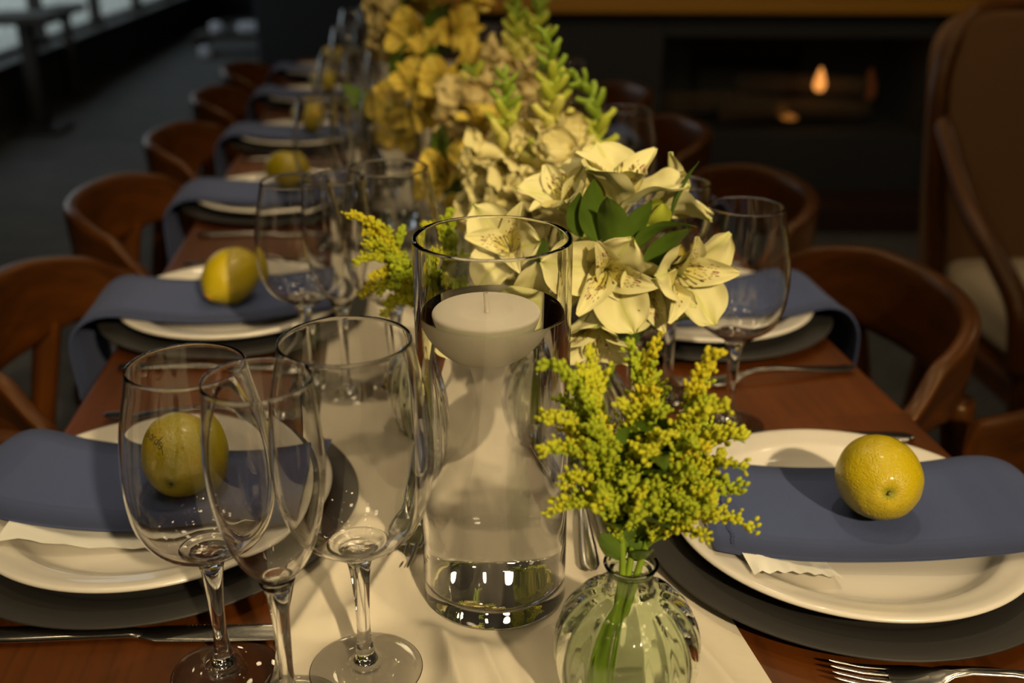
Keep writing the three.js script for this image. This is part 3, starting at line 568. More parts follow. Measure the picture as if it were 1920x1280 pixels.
const stamenGeo = merged(Array.from({ length: 5 }, (_, i) => { const a = i * 1.3, x = cos(a) * 0.004, z = sin(a) * 0.004; return tube([V(0, 0.004, 0), V(x * 0.8, 0.018, z * 0.8), V(x * 1.8, 0.034 + 0.002 * (i % 3), z * 1.8 + 0.004)], 0.00055, 8, 5); }).concat([taper([V(0, -0.012, 0), V(0, -0.004, 0), V(0, 0.004, 0)], 0.0022, 0.0042, 8, 10)]));
const antherGeo = merged(Array.from({ length: 5 }, (_, i) => { const a = i * 1.3; const g = new THREE.SphereGeometry(0.0012, 8, 6); g.scale(0.7, 1.7, 0.7); return moved(g, cos(a) * 0.0075, 0.035 + 0.002 * (i % 3), sin(a) * 0.0075 + 0.004); }));
const Yup = V(0, 1, 0);
// a flower head: child of its stem; p = base, dir = where it looks
function liliy(parent, p, dir, s, kind, seed, open = 1) {
  const R = rng(seed * 31 + 7), f = part('flower', stamenGeo, kind === 'white' ? M.paleBud : M.bud, parent);
  f.position.copy(p); f.quaternion.setFromUnitVectors(Yup, dir.clone().normalize()).multiply(new THREE.Quaternion().setFromAxisAngle(Yup, R() * 6.3)); f.scale.setScalar(s);
  for (let i = 0; i < 3; i++) { const m = part('outer_petal', OUTER[(i + seed) % 3], kind === 'white' ? PM.whiteOuter : PM.yellowOuter, f); m.rotation.set((R() - 0.5) * 0.25 * open, i * 2.0944 + (R() - 0.5) * 0.2, (R() - 0.5) * 0.2); m.rotation.order = 'YXZ'; }
  for (let i = 0; i < 3; i++) { const m = part('inner_petal', INNER[(i + seed) % 3], kind === 'white' ? PM.whiteInner : PM.yellowInner, f); m.rotation.set((R() - 0.5) * 0.2, i * 2.0944 + 1.047 + (R() - 0.5) * 0.2, (R() - 0.5) * 0.15); m.rotation.order = 'YXZ'; }
  part('anther', antherGeo, M.anther, f);
  return f;
}
const leafGeos = [0, 1, 2].map((i) => petalGeo(0.064, 0.024, leafy, 0.1, 0.4 + i * 0.3, 0.16, 0.04, i + 20, 20, 10));
function leafOn(parent, p, dir, s, spin, i, mat = M.leaf) { const m = part('leaf', leafGeos[i % 3], mat, parent); m.position.copy(p); m.quaternion.setFromUnitVectors(Yup, dir.clone().normalize()).multiply(new THREE.Quaternion().setFromAxisAngle(Yup, spin)); m.scale.setScalar(s); return m; }
// stem with pedicels to its flowers; all in world metres with the table top at TOP
const W = (x, h, z) => V(x, TOP + h, z);
function lilyStem(kind, label, foot, fork, flowers, leaves, buds, group) {
  const t = thing('lily_stem', label, 'flower', [foot[0], TOP + foot[1], foot[2]], 0, group), o = W(...foot), L = (p) => W(...p).sub(o);
  const mid = V(lerp(foot[0], fork[0], 0.5) - foot[0], (fork[1] - foot[1]) * 0.5, (fork[2] - foot[2]) * 0.42), F = L(fork);
  part('stem', taper([V(0, 0, 0), mid, F], 0.0029, 0.0024, 14, 10), M.stem, t);
  flowers.forEach(([p, d, s, seed, open], i) => {
    const dir = V(...d).normalize(), base = L(p), back = base.clone().addScaledVector(dir, -0.012 * s);
    part('pedicel', taper([F, F.clone().lerp(back, 0.5).addScaledVector(Yup, 0.008), back], 0.0017, 0.0015, 10, 8), M.stem, t);
    liliy(t, base, dir, s * 1.12, kind, seed ?? i, open);
  });
  leaves.forEach(([p, d, s, spin], i) => leafOn(t, L(p), V(...d), s, spin ?? 0, i));
  (buds ?? []).forEach(([p, d, s]) => {
    const dir = V(...d).normalize(), b = part('bud', budGeo, M.bud, t); b.position.copy(L(p)); b.quaternion.setFromUnitVectors(Yup, dir); b.scale.setScalar(s);
    part('pedicel', taper([F, L(p).lerp(F, 0.4).addScaledVector(Yup, 0.006), L(p)], 0.0015, 0.0013, 8, 6), M.stem, t);
  });
  return t;
}
const budGeo = merged([0, 1, 2].map((i) => { const g = petalGeo(0.026, 0.017, (u) => pow(sin(PI * min(1, u * 0.93 + 0.05)), 0.6), 0.5, -0.45, -0.35, 0, i, 12, 8); return g.rotateY(i * 2.0944); }));

// white lilies right of the candle vase: three stems in one vase
lilyStem('white', 'white lily stem leaning left behind the candle vase rim', [0.158, 0.02, -0.79], [0.118, 0.165, -0.79], [
  [[0.094, 0.195, -0.79], [-0.35, 0.5, 0.75], 1.0, 3], [[0.1, 0.165, -0.775], [0.05, 0.05, 1], 1.0, 5], [[0.146, 0.215, -0.81], [-0.5, 0.8, 0.2], 1.0, 8]],
  [[[0.12, 0.175, -0.785], [-0.2, 0.9, 0.3], 0.8, 0.3], [[0.125, 0.155, -0.775], [-0.8, -0.3, 0.5], 0.7, 1], [[0.13, 0.17, -0.77], [0.2, 1, 0.2], 0.8, 2]], null);
lilyStem('white', 'white lily stem at the centre, one spotted flower facing the camera', [0.15, 0.018, -0.805], [0.165, 0.17, -0.785], [
  [[0.158, 0.194, -0.762], [-0.1, 0.12, 1], 1.08, 1], [[0.174, 0.217, -0.8], [0.08, 0.95, 0.22], 1.18, 4], [[0.153, 0.165, -0.762], [-0.12, -0.75, 0.62], 1.0, 7]],
  [[[0.153, 0.212, -0.762], [-0.22, 1, 0.1], 0.95, 0.2], [[0.163, 0.205, -0.752], [-0.05, 1, 0.12], 1.0, -0.4], [[0.181, 0.205, -0.758], [0.5, 0.8, 0.15], 0.95, 0.6], [[0.172, 0.205, -0.76], [0.35, 1, 0.1], 0.8, 0.1], [[0.142, 0.215, -0.77], [-0.35, 1, 0.1], 0.75, 0.4], [[0.19, 0.12, -0.775], [-0.25, 0.9, 0.3], 1.25, 0.2]],
  [[[0.196, 0.222, -0.775], [0.3, 0.8, 0.4], 0.95]]);
lilyStem('white', 'white lily stem leaning right over the wine glass', [0.155, 0.016, -0.795], [0.19, 0.165, -0.78], [
  [[0.205, 0.19, -0.768], [0.42, 0.1, 0.85], 1.1, 2], [[0.2, 0.216, -0.81], [0.75, 0.65, 0.1], 1.0, 6], [[0.19, 0.185, -0.765], [-0.1, -0.25, 1], 0.9, 9]],
  [[[0.213, 0.222, -0.775], [0.12, 1, 0.0], 0.85, 1.3], [[0.193, 0.185, -0.76], [0.35, 0.9, 0.1], 0.95, 0.3], [[0.185, 0.17, -0.772], [0.5, 0.75, 0.4], 1.0, 0.2], [[0.185, 0.13, -0.772], [0.7, 0.55, 0.3], 0.9, 0.4], [[0.17, 0.11, -0.77], [0.2, 0.95, 0.3], 1.3, -0.2]], null);
// yellow lilies further down the table
const YG = 'blurred yellow lilies down the middle of the table';
lilyStem('yellow', 'nearest yellow lily stem, left of the white snapdragons', [0.075, 0.02, -1.33], [0.072, 0.12, -1.32], [
  [[0.102, 0.155, -1.31], [0.0, 0.35, 0.9], 0.98, 1], [[0.075, 0.14, -1.31], [-0.7, 0.25, 0.6], 0.95, 2], [[0.128, 0.165, -1.315], [0.4, 0.6, 0.6], 0.98, 3], [[0.095, 0.118, -1.3], [-0.2, -0.4, 0.9], 1.0, 4], [[0.11, 0.18, -1.33], [0.1, 0.95, 0.1], 0.92, 5]],
  [[[0.09, 0.1, -1.32], [-0.6, 0.7, 0.2], 1.1, 0.4], [[0.115, 0.1, -1.31], [0.4, 0.7, 0.4], 1.0, 0], [[0.07, 0.15, -1.33], [-0.5, 0.9, 0.1], 1.2, 0.5], [[0.11, 0.14, -1.33], [0.5, 0.9, 0.1], 1.2, 0.5], [[0.09, 0.09, -1.3], [0.0, 0.7, 0.5], 1.2, 1.5]], null, YG);
lilyStem('yellow', 'second yellow lily stem, leaning left beyond the water goblet', [0.04, 0.02, -1.78], [0.012, 0.14, -1.6], [
  [[0.01, 0.188, -1.56], [-0.5, 0.3, 0.8], 1.0, 1], [[0.032, 0.208, -1.57], [-0.1, 0.6, 0.7], 0.98, 2], [[0.042, 0.185, -1.55], [0.2, 0.1, 1], 0.98, 3], [[0.012, 0.165, -1.55], [-0.3, -0.2, 0.9], 0.95, 6]],
  [[[0.052, 0.16, -1.57], [0.2, 1, 0.3], 1.4, 0.4], [[0.022, 0.14, -1.57], [-0.6, 0.5, 0.3], 1.3, 1], [[0.02, 0.2, -1.6], [-0.3, 1, 0.1], 1.6, 0.5], [[-0.01, 0.16, -1.6], [-0.8, 0.6, 0.1], 1.5, 0.5], [[0.03, 0.17, -1.56], [0.1, 0.9, 0.3], 1.5, 1]], null, YG);
lilyStem('yellow', 'third yellow lily stem, upright beside the cream snapdragons', [0.05, 0.02, -1.78], [0.06, 0.16, -1.6], [
  [[0.072, 0.215, -1.55], [-0.1, 0.4, 0.9], 1.04, 4], [[0.097, 0.185, -1.55], [0.4, 0.0, 0.9], 1.0, 5], [[0.062, 0.245, -1.58], [-0.4, 0.8, 0.3], 1.0, 7], [[0.102, 0.235, -1.57], [0.3, 0.6, 0.6], 0.98, 8], [[0.082, 0.155, -1.56], [0, -0.5, 0.8], 0.95, 9]],
  [[[0.057, 0.16, -1.57], [-0.3, 0.9, 0.4], 1.4, 0], [[0.087, 0.14, -1.57], [0.3, 0.7, 0.4], 1.3, 0.6], [[0.09, 0.2, -1.6], [0.4, 1, 0.1], 1.6, 0.5], [[0.06, 0.19, -1.57], [-0.1, 1, 0.2], 1.6, 0.2], [[0.04, 0.12, -1.58], [-0.3, 0.6, 0.4], 1.5, 0.8]], null, YG);
lilyStem('yellow', 'fourth yellow lily stem, tallest at the top of the picture', [0.045, 0.02, -1.78], [0.045, 0.24, -1.68], [
  [[0.043, 0.275, -1.64], [-0.5, 0.4, 0.7], 1.04, 2], [[0.063, 0.31, -1.66], [0.0, 0.9, 0.3], 1.0, 3], [[0.088, 0.285, -1.64], [0.4, 0.2, 0.9], 1.04, 5], [[0.108, 0.31, -1.66], [0.5, 0.8, 0.3], 1.0, 1], [[0.053, 0.32, -1.67], [-0.4, 0.9, 0.1], 1.0, 6]],
  [[[0.058, 0.22, -1.66], [0.1, 1, 0.3], 1.4, 0], [[0.038, 0.2, -1.66], [-0.4, 0.8, 0.4], 1.4, 0.8], [[0.06, 0.26, -1.66], [0.1, 1, 0.2], 1.7, 0.5], [[0.085, 0.25, -1.68], [0.4, 1, 0.1], 1.6, 0.5], [[0.03, 0.25, -1.68], [-0.4, 1, 0.1], 1.6, 0.9]], null, YG);

// snapdragon spikes
function floretGeo(seed) {
  const R = rng(seed), list = [taper([V(0, 0, 0), V(0, 0.004, 0.006), V(0, 0.005, 0.014), V(0, 0.004, 0.02)], 0.0035, 0.006, 8, 12)];
  const lobe = (L, Wd, yaw, pitch, s) => { const g = petalGeo(L, Wd, (u) => 0.4 + 0.6 * pow(sin(PI * pow(u, 0.8) * 0.9), 0.5), -0.25, 1.45, -0.1, 0.13, s, 14, 12); g.rotateX(pitch); g.rotateZ(yaw); g.translate(0, 0.004, 0.017); return g; };
  for (const y of [-0.5, 0.5]) list.push(lobe(0.019, 0.024, y + (R() - 0.5) * 0.2, 0.05, seed + y));
  for (const y of [2.2, 3.14, 4.08]) list.push(lobe(0.016, 0.0195, y + (R() - 0.5) * 0.2, 0.35, seed + y));
  const pal = new THREE.SphereGeometry(0.006, 14, 10); pal.scale(1.2, 0.75, 0.8); list.push(moved(pal, 0, 0.002, 0.021));
  return merged(list);
}
const FLORETS = [1, 2, 3].map(floretGeo);
const snapBud = taper([V(0, 0, 0), V(0, 0.002, 0.0045), V(0, 0.0055, 0.0095), V(0, 0.0095, 0.0128), V(0, 0.0118, 0.0138)], 0.0036, 0.0024, 14, 12);
{ const p = snapBud.attributes.position; for (let i = 0; i < p.count; i++) { const y = p.getY(i), k = 1 + 0.5 * sin(PI * clamp(y / 0.0118, 0, 1)); p.setX(i, p.getX(i) * k); } snapBud.computeVertexNormals(); }
const calyxGeo = merged([0, 1, 2, 3, 4].map((i) => { const g = petalGeo(0.008, 0.0045, leafy, 0.9, 0.2, 0.1, 0, i, 6, 4); return g.rotateY(i * 1.2566).rotateX(0.9); }));
// path: points of the spike from the vase up; a0..: share of the spike where florets start, where buds start
function snapdragon(label, path, matOpen, seed, o = {}) {
  const p0 = W(...path[0]), pts = path.map((p) => W(...p).sub(p0)), t = thing('snapdragon_stem', label, 'flower', [p0.x, p0.y, p0.z], 0, o.group), c = new THREE.CatmullRomCurve3(pts), R = rng(seed);
  part('stem', taper(pts, 0.0036, 0.0017, 30, 10), M.stem, t);
  const n = Math.round((o.n ?? 34) * 1.25), f0 = o.f0 ?? 0.4, b0 = o.b0 ?? 0.72;
  for (let i = 0; i < n; i++) {
    const u = lerp(f0, 0.985, pow(i / (n - 1), 0.9)), p = c.getPointAt(u), tan = c.getTangentAt(u), a = i * 2.4 + seed, e = V(cos(a), 0, sin(a)); e.addScaledVector(tan, -e.dot(tan)).normalize();
    const q = new THREE.Quaternion().setFromRotationMatrix(new THREE.Matrix4().makeBasis(tan.clone().cross(e).normalize(), tan, e));
    if (u < b0) {
      const s = (o.s ?? 1) * lerp(1.7, 1.3, (u - f0) / (b0 - f0)) * (0.92 + R() * 0.2), m = part('floret', FLORETS[i % 3], matOpen, t); m.position.copy(p); m.quaternion.copy(q).multiply(new THREE.Quaternion().setFromAxisAngle(V(1, 0, 0), (R() - 0.6) * 0.5)); m.scale.setScalar(s);
    } else {
      const k = (u - b0) / (1 - b0), s = lerp(1.55, 0.75, pow(k, 1.4)), m = part('bud', snapBud, k < 0.3 ? M.paleBud : k < 0.55 ? M.bud : M.greenBud, t); m.position.copy(p); m.quaternion.copy(q).multiply(new THREE.Quaternion().setFromAxisAngle(V(1, 0, 0), (R() - 0.5) * 0.4)); m.scale.setScalar(s);
      if (k < 0.75) { const m2 = part('calyx', calyxGeo, M.greenBud, t); m2.position.copy(p); m2.quaternion.copy(q); m2.scale.setScalar(s); }
    }
  }
  for (let i = 0; i < (o.leaves ?? 5); i++) { const u = 0.16 + i * 0.06, a = i * 2.1 + seed; leafOn(t, c.getPointAt(u), V(cos(a), 0.8, sin(a)), 0.75, 0, i, M.leaf); }
  return t;
}
const SG = 'white snapdragons behind the white lilies';
snapdragon('tallest white snapdragon with green buds at the tip, centre of its bunch', [[0.152, 0.02, -1.11], [0.158, 0.12, -1.09], [0.162, 0.22, -1.08], [0.165, 0.29, -1.09], [0.159, 0.342, -1.1]], M.snap, 11, { n: 40, f0: 0.3, b0: 0.66, s: 1.2 });
snapdragon('white snapdragon whose tip curls over to the left, right of its bunch', [[0.155, 0.02, -1.11], [0.178, 0.11, -1.08], [0.202, 0.19, -1.07], [0.213, 0.245, -1.08], [0.206, 0.275, -1.09], [0.19, 0.292, -1.09], [0.178, 0.3, -1.09]], M.snap, 23, { n: 32, f0: 0.28, b0: 0.56, s: 1.2 });
snapdragon('shorter white snapdragon on the left of its bunch, buds above the ruffles', [[0.148, 0.02, -1.11], [0.13, 0.11, -1.09], [0.118, 0.19, -1.08], [0.116, 0.25, -1.09], [0.116, 0.3, -1.1]], M.snap, 37, { n: 32, f0: 0.3, b0: 0.68, s: 1.25 });
snapdragon('low white snapdragon at the front of the bunch, just over the candle vase rim', [[0.15, 0.02, -1.1], [0.142, 0.08, -1.06], [0.14, 0.13, -1.03], [0.142, 0.2, -1.03], [0.144, 0.235, -1.04]], M.snap, 51, { n: 28, f0: 0.3, b0: 0.9, s: 1.25 });
snapdragon('blurred cream snapdragon left of the white bunch', [[0.125, 0.02, -1.6], [0.12, 0.12, -1.5], [0.112, 0.2, -1.46], [0.113, 0.26, -1.47]], M.snapCream, 61, { n: 26, f0: 0.3, b0: 0.9, s: 1.35 });
snapdragon('blurred tall cream and green snapdragon rising to the top of the picture', [[0.125, 0.02, -1.6], [0.145, 0.16, -1.5], [0.17, 0.27, -1.5], [0.175, 0.36, -1.52]], M.snapCream, 73, { n: 30, f0: 0.42, b0: 0.72, s: 1.2 });
snapdragon('blurred green tipped snapdragon beside the tall one, cut by the top of the picture', [[0.128, 0.02, -1.6], [0.17, 0.16, -1.5], [0.2, 0.28, -1.5], [0.213, 0.37, -1.52]], M.snapCream, 79, { n: 30, f0: 0.5, b0: 0.68, s: 1.1 });
snapdragon('far blurred cream snapdragon at the top left of the flowers', [[0.04, 0.02, -1.78], [0.03, 0.16, -1.75], [0.02, 0.29, -1.72], [0.012, 0.37, -1.72]], M.snapCream, 83, { n: 22, f0: 0.62, b0: 0.95, s: 1.3 });

// goldenrod: arching plumes crowded with tiny round buds
const seedGeo = new THREE.IcosahedronGeometry(0.0015, 0);
{ const p = seedGeo.attributes.position, n = seedGeo.attributes.normal; for (let i = 0; i < p.count; i++) { const v = V(0, 0, 0).fromBufferAttribute(p, i).normalize(); n.setXYZ(i, v.x, v.y, v.z); } }
function goldenrod(label, foot, neck, head, plumes, seed, group, small = 1) {
  const t = thing('goldenrod_stem', label, 'flower', [foot[0], TOP + foot[1], foot[2]], 0, group), o = W(...foot), L = (p) => W(...p).sub(o), R = rng(seed), H = L(head);
  const mid = L(neck), axis = new THREE.CatmullRomCurve3([V(0, 0, 0), mid, H]);
  part('stem', taper([V(0, 0, 0), mid, H], 0.0026, 0.0014, 16, 10), M.stem, t);
  const base = seedGeo.clone(); base.deleteAttribute('uv');
  const all = plumes.flatMap((p, i) => { const q = plumes[(i + 1) % plumes.length], k = 0.35 + R() * 0.3, m = p[0].map((c, j) => lerp(c, q[0][j], k) + (R() - 0.5) * 0.018), c = head; return [p, [[lerp(c[0], m[0], 0.8), lerp(c[1], m[1], 0.8), lerp(c[2], m[2], 0.8) + 0.008], max(0.56, lerp(p[1], q[1], k) - 0.05), R() < 0.5 ? p[2] : q[2], 1]]; });
  all.forEach(([tip, from, mat, dens]) => {
    const a = axis.getPointAt(from ?? 0.7), b = L(tip), d = b.clone().sub(a), len = d.length(), up = V(0, len * 0.16, 0), cv = new THREE.CatmullRomCurve3([a, a.clone().lerp(b, 0.45).add(up), a.clone().lerp(b, 0.8).addScaledVector(up, 0.8), b]);
    const pl = part('plume', taper(cv.getPoints(6), 0.0012, 0.0005, 14, 6), M.stem, t);
    const list = [], side = d.clone().cross(Yup).normalize();
    const twigs = Math.round(len * 520 * (dens ?? 1) * small);
    for (let k = 0; k < twigs; k++) {
      const u = 0.16 + 0.84 * (k / twigs), p = cv.getPointAt(min(u, 0.999)), tan = cv.getTangentAt(min(u, 0.999)), l = lerp(0.021, 0.004, pow(u, 1.15)) * (0.5 + R() * 0.65), ang = (R() - 0.5) * 3.6, dirT = side.clone().multiplyScalar(sin(ang)).addScaledVector(Yup, 0.35 + cos(ang) * 0.75).addScaledVector(tan, 0.9).normalize();
      const nb = max(3, Math.round(l / 0.00165));
      for (let j = 0; j < nb; j++) { const s = (0.75 + R() * 0.55), q = p.clone().addScaledVector(dirT, l * (j + 1) / nb).add(V((R() - 0.5) * 0.0042, (R() - 0.5) * 0.0042, (R() - 0.5) * 0.0042)), g = base.clone(); g.applyMatrix4(new THREE.Matrix4().compose(q, new THREE.Quaternion().setFromUnitVectors(Yup, dirT), V(s * 0.85, s * 1.3, s * 0.85))); list.push(g); }
    }
    const fl = part('florets', mergeGeometries(list), mat, pl); fl.userData.kind = 'stuff';
  });
  for (let i = 0; i < 9; i++) { const a = i * 1.9 + seed; leafOn(t, axis.getPointAt(0.5 + i * 0.035), V(cos(a) * 0.8, 1.3, sin(a) * 0.8), 0.5 + 0.15 * (i % 3), 0, i, M.leaf); }
  return t;
}
const Y = M.rod, YY = M.rodYellow, GG = M.rodGreen;
const GA = [0.117, 0.022, -0.49];
goldenrod('goldenrod sprig leaning left in the nearest ribbed vase', [0.103, 0.016, -0.484],[0.118, 0.105, -0.487], [0.1, 0.2, -0.485], [
  [[0.067, 0.236, -0.475], 0.95, GG], [[0.067, 0.19, -0.465], 0.78, Y], [[0.072, 0.155, -0.462], 0.66, Y], [[0.083, 0.222, -0.49], 0.92, GG], [[0.096, 0.232, -0.5], 0.98, Y], [[0.085, 0.185, -0.5], 0.72, YY], [[0.09, 0.205, -0.46], 0.82, GG], [[0.094, 0.165, -0.455], 0.64, Y], [[0.084, 0.16, -0.462], 0.6, GG], [[0.1, 0.152, -0.465], 0.56, GG], [[0.08, 0.205, -0.5], 0.8, GG]], 3);
goldenrod('tallest upright goldenrod sprig in the nearest ribbed vase', [0.106, 0.014, -0.489],[0.123, 0.105, -0.49], [0.126, 0.205, -0.5], [
  [[0.12, 0.232, -0.505], 0.98, GG], [[0.135, 0.236, -0.5], 0.97, YY], [[0.11, 0.212, -0.47], 0.86, Y], [[0.13, 0.21, -0.465], 0.84, GG], [[0.12, 0.19, -0.455], 0.74, Y], [[0.145, 0.2, -0.52], 0.78, GG], [[0.105, 0.18, -0.53], 0.7, GG], [[0.118, 0.165, -0.45], 0.64, Y], [[0.103, 0.162, -0.455], 0.62, GG], [[0.142, 0.16, -0.455], 0.62, GG], [[0.115, 0.155, -0.452], 0.58, GG], [[0.135, 0.152, -0.46], 0.56, GG], [[0.13, 0.165, -0.53], 0.55, GG]], 5);
goldenrod('goldenrod sprig leaning right towards the nearest plate', [0.109, 0.018, -0.485],[0.128, 0.105, -0.487], [0.15, 0.195, -0.49], [
  [[0.159, 0.24, -0.47], 0.98, YY], [[0.176, 0.19, -0.468], 0.86, Y], [[0.177, 0.16, -0.468], 0.7, GG], [[0.187, 0.134, -0.47], 0.6, Y], [[0.165, 0.215, -0.5], 0.92, GG], [[0.153, 0.212, -0.46], 0.88, Y], [[0.145, 0.18, -0.452], 0.7, GG], [[0.156, 0.14, -0.452], 0.56, Y], [[0.17, 0.18, -0.51], 0.76, GG], [[0.163, 0.15, -0.46], 0.55, Y], [[0.146, 0.15, -0.458], 0.56, GG], [[0.155, 0.165, -0.455], 0.62, GG]], 8);
goldenrod('blurred goldenrod sprig spreading left behind the water goblet', [0.028, 0.014, -0.872],[0.026, 0.1, -0.87], [-0.005, 0.185, -0.85], [
  [[-0.043, 0.217, -0.84], 0.97, YY], [[-0.022, 0.21, -0.84], 0.98, Y], [[-0.037, 0.178, -0.835], 0.85, Y], [[-0.034, 0.15, -0.83], 0.7, YY], [[-0.016, 0.137, -0.82], 0.62, Y], [[0.004, 0.2, -0.85], 0.98, GG], [[-0.006, 0.165, -0.81], 0.78, GG], [[-0.02, 0.19, -0.86], 0.9, GG]], 13, null, 1.7);
goldenrod('blurred goldenrod sprig seen through the rim of the candle vase', [0.034, 0.014, -0.872],[0.034, 0.1, -0.872], [0.035, 0.185, -0.865], [
  [[0.045, 0.214, -0.86], 0.97, GG], [[0.055, 0.175, -0.84], 0.8, GG], [[0.013, 0.18, -0.82], 0.82, Y], [[0.034, 0.14, -0.815], 0.6, Y], [[0.05, 0.15, -0.83], 0.68, GG], [[0.02, 0.2, -0.87], 0.95, Y]], 17, null, 1.6);

// ------------------------------------------------------------------ dining chairs: bent-wood horseshoe rail, round seat, four legs; the sitter looks along +x
function bentRail(o = {}) {
  const rings = [], n = 72, A = 0.16, B = 0.22, lim = 1.56;
  for (let i = 0; i <= n; i++) {
    const t = i / n * 2 - 1, at = abs(t), a = t * lim;
    let x = -A * cos(a), z = B * sin(a) * (1 + 0.03 * at);
    const tx = A * sin(a) * lim, tz = B * cos(a) * lim, l = Math.hypot(tx, tz), T = V(tx / l, 0, tz / l), out = V(-T.z, 0, T.x); if (out.x * -cos(a) + out.z * sin(a) < 0) out.negate();
    const endK = smooth(0.72, 1.0, at), tip = sqrt(max(0.0, 1 - pow(max(0, (at - 0.93) / 0.07), 2)));
    const topY = 0.781 - 0.03 * smooth(0.35, 1, at) - 0.03 * endK, hgt = lerp(0.115, 0.07, smooth(0.3, 0.95, at)) * max(0.12, tip), th = lerp(0.024, 0.028, endK) * max(0.2, tip);
    const yc = topY - hgt / 2 - (1 - max(0.12, tip)) * 0.03, lean = lerp(0.06, 0.42, endK);
    const ring = [], m = 24;
    for (let j = 0; j < m; j++) {
      const b = (j / m) * 2 * PI, cy = sin(b), cx = cos(b), yy = Math.sign(cy) * pow(abs(cy), 0.75), flare = cy > 0 ? 1 + 0.5 * pow(cy, 3) : 1;
      const h = yy * hgt / 2, s = Math.sign(cx) * pow(abs(cx), 0.6) * th / 2 * flare;
      ring.push(V(x, yc + h, z).addScaledVector(out, s + h * lean + 0.012 * endK * endK));
    }
    rings.push(ring);
  }
  return loft(rings, 3);
}
function chairProto() {
  const g = new THREE.Group(); g.name = 'dining_chair';
  part('back_rail', bentRail(), M.chair, g);
  part('seat', lathe(profile([[0, 0.475], [0.12, 0.476], [0.19, 0.468], [0.212, 0.45], [0.208, 0.432], [0, 0.43]], 40), 48), M.leather, g);
  part('seat_ring', lathe([[0, 0.405], [0.2, 0.405], [0.204, 0.409], [0.204, 0.428], [0, 0.428]], 48), M.chair, g);
  for (const s of [-1, 1]) {
    part('leg', taper([V(-0.2, 0, s * 0.17), V(-0.165, 0.42, s * 0.145), V(-0.118, 0.69, s * 0.158)], 0.012, 0.019, 18, 12), M.chair, g);
    part('leg', taper([V(0.15, 0, s * 0.19), V(0.11, 0.42, s * 0.185), V(-0.015, 0.69, s * 0.218)], 0.012, 0.018, 18, 12), M.chair, g);
  }
  return g;
}
const CH = chairProto();
function chair(x, z, turn, label) { const c = CH.clone(); c.name = numbered('dining_chair'); c.position.set(x, 0, z); c.rotation.y = turn; scene.add(c); return tag(c, label, 'chair', 'bent-wood dining chairs along the table'); }
chair(0.508, -1.16, PI - 0.04, 'dark glossy bent-wood chair at the second right-hand setting, its whole curved arm in view');
chair(0.522, -1.68, PI + 0.02, 'bent-wood chair behind the right-hand wine glass, at the third right-hand setting');
chair(0.506, -2.22, PI - 0.03, 'blurred bent-wood chair at the fourth right-hand setting, beside the white snapdragons');
chair(0.506, -2.75, PI, 'farthest bent-wood chair in view on the right, a faint curved edge behind the snapdragon buds');
chair(0.53, -0.64, PI - 0.12, 'bent-wood chair at the right edge of the picture, by the nearest right-hand plate');
chair(-0.356, -0.715, 0.03, 'bent-wood chair cut by the left edge of the picture at the nearest left-hand plate');
chair(-0.358, -1.232, 0.05, 'bent-wood chair with an orange sheen at the second left-hand setting');
chair(-0.362, -1.735, 0.02, 'bent-wood chair at the third left-hand setting, against the grey floor');
chair(-0.347, -2.25, 0, 'blurred bent-wood chair at the fourth left-hand setting');
chair(-0.347, -2.8, 0.04, 'blurred bent-wood chair at the fifth left-hand setting');
chair(-0.347, -3.32, 0, 'farthest bent-wood chair on the left, a dark curve at the last setting');

